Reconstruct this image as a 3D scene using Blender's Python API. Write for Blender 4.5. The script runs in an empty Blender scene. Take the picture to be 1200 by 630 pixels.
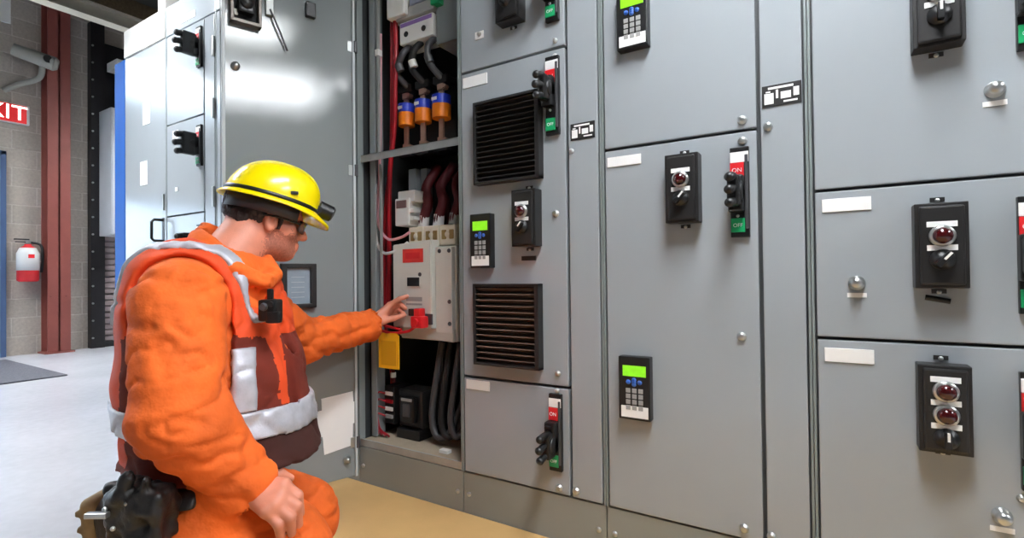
import bpy, bmesh, math, random
import numpy as np
from mathutils import Vector, Matrix
random.seed(4)
PI = math.pi
scene = bpy.context.scene
COL = scene.collection

# ------------------------------------------------------------------ camera numbers (frame 1200 x 630)
F_PX, YAW, PITCH, ROLL = 600.0, 0.56212, 0.011867, -0.011169
CAM = np.array([0.0461, -1.3628, 0.7938])
_fw = np.array([-math.sin(YAW)*math.cos(PITCH), math.cos(YAW)*math.cos(PITCH), math.sin(PITCH)])
_r0 = np.array([math.cos(YAW), math.sin(YAW), 0.0]); _u0 = np.cross(_r0, _fw)
_rt = _r0*math.cos(ROLL) + _u0*math.sin(ROLL); _up = -_r0*math.sin(ROLL) + _u0*math.cos(ROLL)

def at(x, y, z):
    """world point seen at (x, y), z metres in front of the camera"""
    return CAM + z*(_fw + (x-600)/F_PX*_rt - (y-315)/F_PX*_up)

def onY(x, y, Y):
    d = _fw + (x-600)/F_PX*_rt - (y-315)/F_PX*_up
    return tuple(float(v) for v in CAM + d*((Y-CAM[1])/d[1]))

# ------------------------------------------------------------------ materials
def lin(c):
    r = []
    for v in c[:3]:
        v /= 255.0
        r.append(v/12.92 if v <= 0.04045 else ((v+0.055)/1.055)**2.4)
    return r + [1.0]
MATS = {}
def mat(name, rgb, rough=0.5, metal=0.0, var=0.06, scale=6.0, bump=0.0, bscale=200.0, coat=0.0, emit=None, stretch=None, spec=0.5, bdist=0.002):
    if name in MATS: return MATS[name]
    m = bpy.data.materials.new(name); m.use_nodes = True
    nt = m.node_tree; N = nt.nodes; Lk = nt.links
    b = N['Principled BSDF']
    c = lin(rgb)
    tc = N.new('ShaderNodeTexCoord'); mp = N.new('ShaderNodeMapping')
    Lk.new(tc.outputs['Object'], mp.inputs['Vector'])
    if stretch: mp.inputs['Scale'].default_value = stretch
    nz = N.new('ShaderNodeTexNoise'); nz.inputs['Scale'].default_value = scale; nz.inputs['Detail'].default_value = 5
    Lk.new(mp.outputs[0], nz.inputs['Vector'])
    rp = N.new('ShaderNodeValToRGB')
    rp.color_ramp.elements[0].position = 0.3; rp.color_ramp.elements[1].position = 0.7
    rp.color_ramp.elements[0].color = [v*(1-var) for v in c[:3]] + [1]
    rp.color_ramp.elements[1].color = [min(1, v*(1+var)) for v in c[:3]] + [1]
    Lk.new(nz.outputs['Fac'], rp.inputs['Fac']); Lk.new(rp.outputs['Color'], b.inputs['Base Color'])
    b.inputs['Roughness'].default_value = rough; b.inputs['Metallic'].default_value = metal
    b.inputs['Specular IOR Level'].default_value = spec
    if coat: b.inputs['Coat Weight'].default_value = coat; b.inputs['Coat Roughness'].default_value = 0.15
    if bump:
        n2 = N.new('ShaderNodeTexNoise'); n2.inputs['Scale'].default_value = bscale; n2.inputs['Detail'].default_value = 3
        Lk.new(mp.outputs[0], n2.inputs['Vector'])
        bp = N.new('ShaderNodeBump'); bp.inputs['Strength'].default_value = bump; bp.inputs['Distance'].default_value = bdist
        Lk.new(n2.outputs['Fac'], bp.inputs['Height']); Lk.new(bp.outputs[0], b.inputs['Normal'])
    if emit:
        b.inputs['Emission Color'].default_value = lin(emit[0]); b.inputs['Emission Strength'].default_value = emit[1]
    MATS[name] = m
    return m

GREY   = mat('grey_enamel', (156, 162, 166), 0.16, 0, 0.03, 3, 0.05, 500)
GREYD  = mat('grey_enamel_inside', (134, 140, 142), 0.07, 0, 0.03, 3, 0.05, 500)
GREYP  = mat('grey_plinth', (138, 141, 136), 0.4, 0, 0.05, 4, 0.05, 400)
TRIM   = mat('grey_trim_strip', (126, 134, 134), 0.35, 0, 0.05, 5)
CREAMC = mat('cream_enamel', (226, 222, 216), 0.35, 0, 0.03, 4)
DARK   = mat('dark_gap', (22, 22, 24), 0.7)
BLACK  = mat('black_plastic', (20, 20, 21), 0.38, 0, 0.2, 30, 0.1, 300)
BLACKM = mat('black_satin_paint', (30, 29, 29), 0.42, 0, 0.15, 20)
REFLM = mat('bronze_louver', (92, 72, 60), 0.4, 0.2, 0.15, 20)  # brown colour stands for light reflected on the lower vent's black slats
RUBBER = mat('black_rubber', (26, 26, 27), 0.6, 0, 0.2, 30)
STEEL  = mat('zinc_steel', (190, 192, 190), 0.28, 0.9, 0.08, 12)
GALV   = mat('galvanised_steel', (176, 178, 176), 0.42, 0.55, 0.1, 14)
COPPER = mat('tinned_copper', (214, 172, 150), 0.3, 0.8, 0.1, 20)
WHITE  = mat('white_plastic', (236, 236, 232), 0.45, 0, 0.02, 8)
PAPER  = mat('white_card', (240, 240, 238), 0.6, 0, 0.02, 10)
CREAM  = mat('cream_plastic', (228, 220, 200), 0.42, 0, 0.04, 12)
BRKR   = mat('light_grey_plastic', (214, 214, 206), 0.4, 0, 0.03, 10)
REDL   = mat('red_lamp_lens', (58, 6, 9), 0.15, 0, 0.1, 30, coat=0.5)
RED    = mat('red_plastic', (214, 34, 40), 0.35, 0, 0.06, 20)
REDST  = mat('red_sticker', (226, 60, 52), 0.4, 0, 0.05, 30)
REDW   = mat('red_wire', (156, 14, 28), 0.4, 0, 0.1, 20)
DREDW  = mat('dark_red_cable', (78, 6, 16), 0.6, 0, 0.15, 20)
PINKW  = mat('pink_wire', (214, 152, 160), 0.45, 0, 0.08, 20)
WHITEW = mat('white_wire', (222, 220, 220), 0.4, 0, 0.05, 20)
GREYW  = mat('grey_cable', (70, 70, 73), 0.4, 0, 0.1, 20)
GREEN  = mat('green_plastic', (22, 150, 92), 0.35, 0, 0.06, 20)
LCD    = mat('lcd_green', (120, 200, 30), 0.3, 0, 0.1, 60, emit=((120, 205, 30), 0.5))
BLUEK  = mat('blue_key', (42, 92, 178), 0.4, 0, 0.08, 30)
GREYK  = mat('grey_key', (158, 158, 156), 0.45, 0, 0.05, 30)
ORFUSE = mat('orange_fuse_label', (244, 132, 24), 0.4, 0, 0.06, 20)
BLFUSE = mat('blue_fuse_label', (38, 62, 190), 0.35, 0, 0.06, 20)
YELTAG = mat('yellow_tag_card', (248, 184, 20), 0.5, 0, 0.04, 14)
BLUEP  = mat('blue_paint', (10, 84, 166), 0.6, 0, 0.06, 6, spec=0.2)
DBACK  = mat('dark_back_panel', (44, 47, 49), 0.5, 0, 0.1, 6)
BEIGE  = mat('beige_shelf_board', (176, 162, 140), 0.6, 0, 0.12, 14)
HMIBL  = mat('grey_blue_panel', (140, 156, 168), 0.4, 0, 0.08, 30)
SKIN   = mat('skin', (208, 132, 106), 0.5, 0, 0.09, 26, 0.25, 420)
STUB   = mat('stubble_skin', (172, 108, 88), 0.6, 0, 0.22, 220, 0.3, 500)
LIP    = mat('lip_skin', (180, 98, 90), 0.45, 0, 0.06, 40)
HAIR   = mat('dark_brown_hair', (44, 30, 26), 0.55, 0, 0.4, 90, 0.9, 260, stretch=(1, 1, 0.3))
ORANGE = mat('orange_coverall_cotton', (224, 98, 26), 0.85, 0, 0.24, 7, 0.5, 30, bdist=0.012)
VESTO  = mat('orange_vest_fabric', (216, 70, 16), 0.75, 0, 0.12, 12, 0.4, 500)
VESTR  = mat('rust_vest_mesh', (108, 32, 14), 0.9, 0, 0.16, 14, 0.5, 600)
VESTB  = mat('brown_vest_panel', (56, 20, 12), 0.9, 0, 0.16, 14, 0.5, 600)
SILVER = mat('silver_reflective_tape', (184, 184, 192), 0.42, 0.25, 0.14, 40, 0.3, 260)
HELM   = mat('yellow_helmet_plastic', (254, 226, 0), 0.27, 0, 0.04, 14, coat=0.3)
LEATH  = mat('black_leather', (26, 24, 24), 0.45, 0, 0.2, 30, 0.4, 200)
SOLE   = mat('tan_rubber_sole', (138, 116, 82), 0.7, 0, 0.25, 26, 0.5, 120)
BOOTM  = mat('dark_boot_leather', (44, 34, 28), 0.6, 0, 0.2, 20, 0.4, 160)
GLASSD = mat('smoky_lens', (120, 96, 92), 0.1, 0, 0.05, 20)
STEELR = mat('red_oxide_paint', (138, 74, 66), 0.5, 0, 0.12, 5)
DARKST = mat('dark_steel', (34, 32, 34), 0.5, 0.2, 0.15, 8)
SLATM  = mat('pinkish_shutter_paint', (150, 136, 136), 0.45, 0, 0.08, 8)
BOXM   = mat('pale_grey_box_paint', (206, 212, 218), 0.4, 0, 0.04, 5)
BEAMM  = mat('cream_beam_paint', (196, 190, 172), 0.55, 0, 0.08, 5)
WOOD   = mat('brown_joist_wood', (96, 80, 58), 0.75, 0, 0.25, 8, stretch=(0.4, 4, 4))
DECK   = mat('dark_ceiling_deck', (50, 48, 44), 0.8, 0, 0.2, 3)
PLASTER= mat('grey_wall_paint', (84, 84, 82), 0.8, 0, 0.05, 3)
MATT   = mat('tan_floor_mat', (200, 162, 106), 0.42, 0, 0.08, 5, 0.2, 160)
MATG   = mat('grey_entrance_mat', (98, 98, 104), 0.9, 0, 0.2, 60, 0.6, 300)

def floor_mat():
    m = bpy.data.materials.new('pale_concrete_floor'); m.use_nodes = True
    nt = m.node_tree; N = nt.nodes; Lk = nt.links; b = N['Principled BSDF']
    tc = N.new('ShaderNodeTexCoord')
    n1 = N.new('ShaderNodeTexNoise'); n1.inputs['Scale'].default_value = 1.3; n1.inputs['Detail'].default_value = 8
    n2 = N.new('ShaderNodeTexNoise'); n2.inputs['Scale'].default_value = 24; n2.inputs['Detail'].default_value = 4
    for n in (n1, n2): Lk.new(tc.outputs['Object'], n.inputs['Vector'])
    mx = N.new('ShaderNodeMath'); mx.operation = 'MULTIPLY_ADD'; mx.inputs[1].default_value = 0.4
    Lk.new(n2.outputs['Fac'], mx.inputs[0]); Lk.new(n1.outputs['Fac'], mx.inputs[2])
    rp = N.new('ShaderNodeValToRGB'); rp.color_ramp.elements[0].position = 0.45; rp.color_ramp.elements[1].position = 0.85
    rp.color_ramp.elements[0].color = lin((196, 197, 202)); rp.color_ramp.elements[1].color = lin((214, 215, 220))
    Lk.new(mx.outputs[0], rp.inputs['Fac']); Lk.new(rp.outputs['Color'], b.inputs['Base Color'])
    b.inputs['Roughness'].default_value = 0.25
    return m
FLOORM = floor_mat()

def cmu_mat():
    m = bpy.data.materials.new('concrete_block'); m.use_nodes = True
    nt = m.node_tree; N = nt.nodes; Lk = nt.links; b = N['Principled BSDF']
    tc = N.new('ShaderNodeTexCoord'); sx = N.new('ShaderNodeSeparateXYZ'); cx = N.new('ShaderNodeCombineXYZ')
    Lk.new(tc.outputs['Object'], sx.inputs[0]); Lk.new(sx.outputs['Y'], cx.inputs[0]); Lk.new(sx.outputs['Z'], cx.inputs[1])
    br = N.new('ShaderNodeTexBrick')
    br.inputs['Scale'].default_value = 1.0; br.inputs['Brick Width'].default_value = 0.40; br.inputs['Row Height'].default_value = 0.2
    br.inputs['Mortar Size'].default_value = 0.007; br.inputs['Mortar Smooth'].default_value = 0.4
    br.inputs['Color1'].default_value = lin((206, 196, 184)); br.inputs['Color2'].default_value = lin((192, 182, 170)); br.inputs['Mortar'].default_value = lin((222, 214, 204))
    Lk.new(cx.outputs[0], br.inputs['Vector'])
    nz = N.new('ShaderNodeTexNoise'); nz.inputs['Scale'].default_value = 40; Lk.new(tc.outputs['Object'], nz.inputs['Vector'])
    mix = N.new('ShaderNodeMixRGB'); mix.blend_type = 'MULTIPLY'; mix.inputs[0].default_value = 0.35
    Lk.new(br.outputs['Color'], mix.inputs[1]); Lk.new(nz.outputs['Fac'], mix.inputs[2])
    Lk.new(mix.outputs[0], b.inputs['Base Color']); b.inputs['Roughness'].default_value = 0.9
    bp = N.new('ShaderNodeBump'); bp.inputs['Strength'].default_value = 0.5; bp.inputs['Distance'].default_value = 0.006
    inv = N.new('ShaderNodeMath'); inv.operation = 'SUBTRACT'; inv.inputs[0].default_value = 1; Lk.new(br.outputs['Fac'], inv.inputs[1])
    Lk.new(inv.outputs[0], bp.inputs['Height']); Lk.new(bp.outputs[0], b.inputs['Normal'])
    return m
CMU = cmu_mat()

def glass_mat():
    m = bpy.data.materials.new('window_glass'); m.use_nodes = True
    b = m.node_tree.nodes['Principled BSDF']
    b.inputs['Base Color'].default_value = (0.95, 0.98, 1, 1); b.inputs['Roughness'].default_value = 0.02
    b.inputs['Transmission Weight'].default_value = 1; b.inputs['IOR'].default_value = 1.05
    return m
WGLASS = glass_mat()
LAMPM = mat('lamp_diffuser', (250, 250, 250), 0.5, 0, 0.0, 3, emit=((246, 250, 255), 34.0))
EXITW = mat('lit_exit_lettering', (255, 250, 246), 0.5, 0, 0, 3, emit=((255, 240, 232), 2.2))
EXITR = mat('exit_sign_red', (206, 30, 34), 0.4, 0, 0.04, 3, emit=((206, 30, 34), 0.35))

# ------------------------------------------------------------------ mesh builder
class MB:
    def __init__(s): s.bm = bmesh.new(); s.mats = []
    def _mi(s, m):
        if m not in s.mats: s.mats.append(m)
        return s.mats.index(m)
    def _merge(s, tb, m, M=None, smooth=None):
        i = s._mi(m); mp = {}
        for v in tb.verts: mp[v] = s.bm.verts.new(M @ v.co if M else v.co)
        for f in tb.faces:
            try: nf = s.bm.faces.new([mp[v] for v in f.verts])
            except ValueError: continue
            nf.material_index = i; nf.smooth = f.smooth if smooth is None else smooth
        tb.free()
    def box(s, x0, x1, y0, y1, z0, z1, m, bev=0.0, M=None, seg=2):
        tb = bmesh.new(); bmesh.ops.create_cube(tb, size=1)
        for v in tb.verts:
            v.co = Vector(((x0+x1)/2 + v.co.x*(x1-x0), (y0+y1)/2 + v.co.y*(y1-y0), (z0+z1)/2 + v.co.z*(z1-z0)))
        if bev:
            bev = min(bev, 0.45*min(abs(x1-x0), abs(y1-y0), abs(z1-z0)))
            bmesh.ops.bevel(tb, geom=list(tb.edges), offset=bev, segments=seg, affect='EDGES', profile=0.6)
        s._merge(tb, m, M); return s
    def cyl(s, p0, p1, r0, m, r1=None, seg=20, caps=True, smooth=True):
        r1 = r0 if r1 is None else r1
        p0 = Vector(p0); p1 = Vector(p1); ax = (p1-p0).normalized()
        a = ax.orthogonal().normalized(); b = ax.cross(a); i = s._mi(m); R = []
        for p, r in ((p0, r0), (p1, r1)):
            R.append([s.bm.verts.new(p + r*(math.cos(2*PI*k/seg)*a + math.sin(2*PI*k/seg)*b)) for k in range(seg)])
        for k in range(seg):
            f = s.bm.faces.new((R[0][k], R[0][(k+1) % seg], R[1][(k+1) % seg], R[1][k])); f.material_index = i; f.smooth = smooth
        if caps:
            for q in ([s.bm.verts.new(v.co) for v in reversed(R[0])], [s.bm.verts.new(v.co) for v in R[1]]):
                f = s.bm.faces.new(q); f.material_index = i
        return s
    def lathe(s, p, ax, prof, m, seg=20):
        """prof: (distance along ax, radius)"""
        p = Vector(p); ax = Vector(ax).normalized(); a = ax.orthogonal().normalized(); b = ax.cross(a); i = s._mi(m); R = []
        for t, r in prof:
            if r < 1e-6: R.append([s.bm.verts.new(p+ax*t)])
            else: R.append([s.bm.verts.new(p + ax*t + r*(math.cos(2*PI*k/seg)*a + math.sin(2*PI*k/seg)*b)) for k in range(seg)])
        for A, B in zip(R, R[1:]):
            for k in range(seg):
                q = [A[k % len(A)], A[(k+1) % len(A)], B[(k+1) % len(B)], B[k % len(B)]]
                q = list(dict.fromkeys(q))
                if len(q) > 2:
                    f = s.bm.faces.new(q); f.material_index = i; f.smooth = True
        return s
    def tube(s, pts, r, m, seg=10, smooth_n=6):
        P = [Vector(p) for p in pts]
        if smooth_n and len(P) > 2:                                   # Catmull-Rom
            Q = []
            E = [2*P[0]-P[1]] + P + [2*P[-1]-P[-2]]
            for k in range(1, len(E)-2):
                a, b, c, d = E[k-1:k+3]
                for j in range(smooth_n):
                    t = j/smooth_n
                    Q.append(0.5*((2*b) + (c-a)*t + (2*a-5*b+4*c-d)*t*t + (3*b-a-3*c+d)*t**3))
            P = Q + [P[-1]]
        i = s._mi(m); n = None; R = []
        for k, p in enumerate(P):
            t = (P[min(k+1, len(P)-1)] - P[max(k-1, 0)]).normalized()
            n = t.orthogonal().normalized() if n is None else (n - t*n.dot(t)).normalized()
            b = t.cross(n); rr = r[min(len(r)-1, int(k*len(r)/len(P)))] if isinstance(r, (list, tuple)) else r
            R.append([s.bm.verts.new(p + rr*(math.cos(2*PI*j/seg)*n + math.sin(2*PI*j/seg)*b)) for j in range(seg)])
        for A, B in zip(R, R[1:]):
            for j in range(seg):
                f = s.bm.faces.new((A[j], A[(j+1) % seg], B[(j+1) % seg], B[j])); f.material_index = i; f.smooth = True
        for q in (list(reversed(R[0])), R[-1]):
            f = s.bm.faces.new(q); f.material_index = i
        return s
    def prism(s, pts, d, m, M=None, bev=0.0):
        """polygon (x, z) extruded along y from d[0] to d[1]"""
        tb = bmesh.new()
        A = [tb.verts.new((x, d[0], z)) for x, z in pts]; B = [tb.verts.new((x, d[1], z)) for x, z in pts]; n = len(pts)
        tb.faces.new(A); tb.faces.new(list(reversed(B)))
        for k in range(n): tb.faces.new((A[k], B[k], B[(k+1) % n], A[(k+1) % n]))
        bmesh.ops.recalc_face_normals(tb, faces=list(tb.faces))
        if bev: bmesh.ops.bevel(tb, geom=list(tb.edges), offset=bev, segments=2, affect='EDGES')
        s._merge(tb, m, M); return s
    def ball(s, c, rad, m, seg=16, M=None):
        tb = bmesh.new(); bmesh.ops.create_uvsphere(tb, u_segments=seg, v_segments=max(6, seg//2), radius=1)
        rad = (rad,)*3 if isinstance(rad, (int, float)) else rad
        for v in tb.verts: v.co = Vector((c[0]+v.co.x*rad[0], c[1]+v.co.y*rad[1], c[2]+v.co.z*rad[2]))
        for f in tb.faces: f.smooth = True
        s._merge(tb, m, M); return s
    def text(s, txt, size, M, m, ext=0.0006):
        cu = bpy.data.curves.new('lettering', 'FONT'); cu.body = txt; cu.size = size; cu.extrude = ext; cu.align_x = 'CENTER'; cu.align_y = 'CENTER'
        o = bpy.data.objects.new('lettering', cu); COL.objects.link(o)
        dg = bpy.context.evaluated_depsgraph_get()
        me = bpy.data.meshes.new_from_object(o.evaluated_get(dg)); tb = bmesh.new(); tb.from_mesh(me)
        s._merge(tb, m, M); bpy.data.objects.remove(o); bpy.data.curves.remove(cu); bpy.data.meshes.remove(me); return s
    def build(s, name, parent=None, O=(0, 0, 0)):
        me = bpy.data.meshes.new(name)
        bmesh.ops.translate(s.bm, verts=list(s.bm.verts), vec=-Vector(O))
        bmesh.ops.recalc_face_normals(s.bm, faces=list(s.bm.faces))
        s.bm.to_mesh(me); s.bm.free()
        for m in s.mats: me.materials.append(m)
        o = bpy.data.objects.new(name, me); COL.objects.link(o)
        if parent: o.parent = parent
        return o

def tag(o, label=None, cat=None, group=None, kind=None):
    if label: o['label'] = label
    if cat: o['category'] = cat
    if group: o['group'] = group
    if kind: o['kind'] = kind
    return o
def thing(name, label, cat, loc=(0, 0, 0), rotz=0.0, group=None):
    o = bpy.data.objects.new(name, None); COL.objects.link(o); o.empty_display_size = 0.05
    o.location = loc; o.rotation_euler = (0, 0, rotz)
    return tag(o, label, cat, group)
def solo(mb, name, label, cat, loc, group=None):
    """a thing that is one mesh: built in world numbers, origin put at loc"""
    o = mb.build(name, None, loc); o.location = loc
    return tag(o, label, cat, group)
def struct(mb, name): return tag(mb.build(name), kind='structure')

# ------------------------------------------------------------------ the room
XW = -7.322
H = 4.1
struct(MB().box(-7.6, 4.0, -3.6, 3.0, -0.1, 0.0, FLOORM), 'floor')
ce = MB().box(-7.6, 4.0, -3.6, 3.0, H, H+0.1, DECK)
for k in range(14):
    x = -7.0 + k*0.8
    ce.box(x, x+0.06, -3.5, 2.9, H-0.24, H, WOOD, 0.004)
struct(ce, 'ceiling')
wl = MB()
# left wall with a glazed door opening and a clerestory strip (daylight), both left of the frame
DY0, DY1, DZ1, CY0, CY1, CZ0, CZ1 = -3.0, -0.75, 1.8, -3.2, -0.75, 3.02, 3.5
wl.box(XW-0.2, XW, -3.6, DY0-0.2, 0, H, CMU)
wl.box(XW-0.2, XW, DY1, 3.0, 0, H, CMU)
wl.box(XW-0.2, XW, DY0-0.2, DY0, 0, CZ0, CMU)
wl.box(XW-0.2, XW, DY0, DY1, DZ1, CZ0, CMU)
wl.box(XW-0.2, XW, DY0-0.2, DY1, CZ1, H, CMU)
struct(wl, 'wall_left')
struct(MB().box(-7.6, 4.0, 2.9, 3.1, 0, H, PLASTER), 'wall_back')
struct(MB().box(-7.6, 4.0, -3.7, -3.5, 0, H, PLASTER), 'wall_front')
struct(MB().box(3.9, 4.1, -3.6, 3.0, 0, H, PLASTER), 'wall_right')
w = tag(MB().box(XW-0.13, XW-0.12, CY0, CY1, CZ0, CZ1, WGLASS).build('window_1'), kind='structure')
fr = MB()
for a, b, c, d in ((CY0, CY1, CZ0, CZ0+0.03), (CY0, CY1, CZ1-0.03, CZ1), (CY0, CY0+0.03, CZ0, CZ1), (CY1-0.03, CY1, CZ0, CZ1)):
    fr.box(XW-0.16, XW-0.08, a, b, c, d, WHITE)
fr.build('window_frame', w)
d1 = tag(MB().box(XW-0.13, XW-0.12, DY0, DY1, 0, DZ1, WGLASS).build('door_1'), kind='structure')
fr = MB()
for a, b, c, d in ((DY0, DY1, 0, 0.06), (DY0, DY1, DZ1-0.05, DZ1), (DY0, DY0+0.05, 0, DZ1), (DY1-0.05, DY1, 0, DZ1), (-1.9, -1.85, 0, DZ1)):
    fr.box(XW-0.16, XW-0.08, a, b, c, d, BLUEP)
fr.build('door_frame', d1)
# blue steel door just inside the frame's left edge
d2 = tag(MB().box(XW+0.0, XW+0.03, -0.58, 0.30, 0.01, 2.1, mat('pale_blue_door', (128, 172, 220), 0.35, 0, 0.05, 5), 0.003).build('door_2'), kind='structure')
MB().box(XW, XW+0.06, 0.30, 0.345, 0, 2.15, mat('slate_blue_frame', (70, 92, 128), 0.4), 0.004).box(XW, XW+0.06, -0.63, 0.345, 2.105, 2.15, mat('slate_blue_frame', (70, 92, 128), 0.4), 0.004).build('door_frame', d2)

# steel column on the block wall
cm = MB(); cx0, cx1, cy0, cy1 = XW-0.0, XW+0.2, 0.636, 0.834
cm.box(cx1-0.014, cx1, cy0, cy1, 0, H-0.25, STEELR, 0.002).box(cx0, cx0+0.014, cy0, cy1, 0, H-0.25, STEELR, 0.002).box(cx0, cx1, 0.728, 0.742, 0, H-0.25, STEELR)
cm.box(cx0-0.0, cx1+0.03, cy0-0.03, cy1+0.03, 0, 0.016, STEELR, 0.002)
for y in (0.67, 0.80): cm.cyl((cx1, y, 0.62), (cx1+0.01, y, 0.62), 0.012, STEELR, seg=6)
struct(cm, 'column')

# exit sign
ex = thing('exit_sign', 'red lit exit sign high on the block wall', 'sign', (XW, 0.30, 2.46))
O = ex.location
MB().box(XW, XW+0.05, 0.06, 0.53, 2.462, 2.668, WHITE, 0.004).build('housing', ex, O)
Mtx = Matrix.Translation((XW+0.0545, 0.29, 2.565)) @ Matrix(((0, 0, 1, 0), (1, 0, 0, 0), (0, 1, 0, 0), (0, 0, 0, 1)))
MB().box(XW+0.05, XW+0.054, 0.075, 0.505, 2.47, 2.66, EXITR).build('face', ex, O)
MB().text('EXIT', 0.215, Mtx, EXITW, 0.001).build('lettering', ex, O)

# fire extinguisher
fe = thing('fire_extinguisher', 'red fire extinguisher with a white label hung on the block wall', 'fire extinguisher', (XW+0.11, 0.50, 0.78))
O = fe.location; c = (XW+0.11, 0.50)
MB().lathe((c[0], c[1], 0.78), (0, 0, 1), [(0, 0), (0, 0.07), (0.015, 0.09), (0.30, 0.09), (0.36, 0.065), (0.385, 0.03), (0.40, 0.03), (0.40, 0)], RED, 28).build('tank', fe, O)
MB().lathe((c[0], c[1], 0.90), (0, 0, 1), [(0, 0.0905), (0, 0.0925), (0.18, 0.0925), (0.24, 0.0675), (0.24, 0.066)], WHITE, 28).box(c[0]+0.085, c[0]+0.0945, c[1]-0.02, c[1]+0.03, 1.03, 1.07, RED, 0.002).build('tank_label', fe, O)
MB().box(c[0]-0.02, c[0]+0.02, c[1]-0.02, c[1]+0.02, 1.18, 1.22, STEEL, 0.004).box(c[0]-0.012, c[0]+0.012, c[1]-0.11, c[1]+0.01, 1.222, 1.236, BLACK, 0.003).box(c[0]-0.012, c[0]+0.012, c[1]-0.10, c[1]+0.01, 1.196, 1.207, BLACK, 0.003).build('valve', fe, O)
MB().tube([(c[0], c[1]+0.02, 1.20), (c[0]+0.02, c[1]+0.10, 1.17), (c[0]+0.02, c[1]+0.115, 1.05), (c[0]+0.02, c[1]+0.105, 0.88)], 0.012, RUBBER).build('hose', fe, O)
MB().box(XW, XW+0.02, c[1]-0.03, c[1]+0.03, 0.95, 1.15, STEEL, 0.003).build('wall_bracket', fe, O)

# wall camera on a bracket
sc = thing('security_camera', 'grey camera on a bent bracket up beside the steel column', 'camera', (XW, 0.45, 3.0))
O = sc.location
MB().tube([(XW, 0.34, 2.80), (XW+0.1, 0.42, 2.86), (XW+0.22, 0.56, 2.95), (XW+0.25, 0.585, 3.10)], 0.028, mat('dull_grey_paint', (150, 150, 142), 0.5)).build('bracket', sc, O)
MB().cyl((XW+0.2, 0.36, 3.19), (XW+0.32, 0.66, 3.11), 0.062, mat('dull_grey_paint', (150, 150, 142), 0.5), 0.075, 24).cyl((XW+0.32, 0.66, 3.11), (XW+0.33, 0.69, 3.103), 0.075, mat('dull_grey_paint', (150, 150, 142), 0.5), 0.05, 24).build('camera_body', sc, O)
MB().cyl((XW+0.372, 0.585, 3.13), (XW+0.385, 0.59, 3.128), 0.04, BLACK, seg=20).build('lens', sc, O)

# dark door track, hood and rolling shutter
tk = MB().box(XW, XW+0.10, 1.05, 1.185, 0, 3.8, DARKST, 0.004)
for k in range(18): tk.cyl((XW+0.10, 1.066, 0.12+0.2*k), (XW+0.112, 1.066, 0.12+0.2*k), 0.011, STEEL, seg=8)
sh = thing('rolling_shutter', 'rolling shutter with narrow ribs between its dark guide and the cabinets', 'shutter', (XW, 1.05, 0))
O = sh.location
tk.build('guide_track', sh, O)
sl = MB()
for k in range(36):
    z = 0.06 + k*0.07
    sl.prism([(XW+0.02, z), (XW+0.05, z+0.012), (XW+0.05, z+0.056), (XW+0.02, z+0.07)], (1.185, 2.6), SLATM)
sl.build('curtain', sh, O)
MB().box(XW+0.015, XW+0.06, 1.185, 2.6, 0.0, 0.06, DARKST, 0.004).build('bottom_bar', sh, O)
MB().box(XW, XW+0.075, 1.187, 2.7, 2.585, 3.6, DARKST, 0.01).build('hood', sh, O)
pb = thing('wall_enclosure', 'tall pale grey box hung in front of the rolling shutter', 'electrical box', (XW, 1.24, 1.3))
O = pb.location
MB().box(XW+0.08, XW+0.42, 1.13, 1.42, 1.30, 2.76, BOXM, 0.006).build('housing', pb, O)
MB().box(XW+0.42, XW+0.432, 1.14, 1.41, 1.32, 2.74, BOXM, 0.004).build('cover', pb, O)
solo(MB().box(XW+0.15, XW+0.40, 1.27, 1.42, 2.765, 3.34, WHITE, 0.006).box(XW+0.14, XW+0.41, 1.19, 1.42, 3.24, 3.34, WHITE, 0.006), 'cable_duct', 'white upright duct above the pale grey wall box', 'duct', (XW+0.27, 1.35, 2.765))

# overhead beam
bm_ = MB().box(-5.56, -5.44, -1.5, 2.9, 3.11, 3.125, BEAMM).box(-5.56, -5.44, -1.5, 2.9, 3.225, 3.24, BEAMM).box(-5.51, -5.49, -1.5, 2.9, 3.12, 3.23, BEAMM)
struct(bm_, 'beam')
# strip lamps across the room (they light the place; the nearest wall one ends in the frame's corner)
LAMPS = [(-5.75, -2.9, -0.02, 3.0, .14), (-3.0, -1.6, -0.35, 2.55, .16), (0.1, -1.45, -0.3, 2.5, .195), (3.2, -1.4, -0.05, 3.05, .34), (-5.75, 1.2, 2.8, 3.0, .16)]  # last lamp is added, unseen behind the cabinets, to brighten the far wall
LL = ['strip lamp nearest the block wall', 'strip lamp over the far end of the cabinet row', 'strip lamp over the middle of the cabinet row', 'wide lamp over the near end of the cabinet row', 'strip lamp in front of the rolling shutter']
for (x, ya, yb, z, hw), l in zip(LAMPS, LL):
    t = thing('ceiling_lamp', l, 'lamp', (x, (ya+yb)/2, z), 0, 'strip lamps under the ceiling'); O = t.location
    MB().box(x-hw-0.02, x+hw+0.02, ya, yb, z+0.05, z+0.09, WHITE, 0.005).build('housing', t, O)
    MB().box(x-hw, x+hw, ya+0.02, yb-0.02, z, z+0.049, LAMPM, 0.004).build('diffuser', t, O)
    if hw < 0.3:
        for sx in (-1, 1):  # shades added to cut lamp light off the upper wall
            a, c_ = sorted((x+sx*(hw+0.012), x+sx*(hw+0.018)))
            MB().box(a, c_, ya, yb, z-0.12, z+0.05, WHITE, 0.002).build('side_shade', t, O)
    for y in (ya+0.3, yb-0.3): MB().cyl((x, y, z+0.09), (x, y, H-0.01), 0.006, STEEL, seg=8).build('hanger', t, O)

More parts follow.
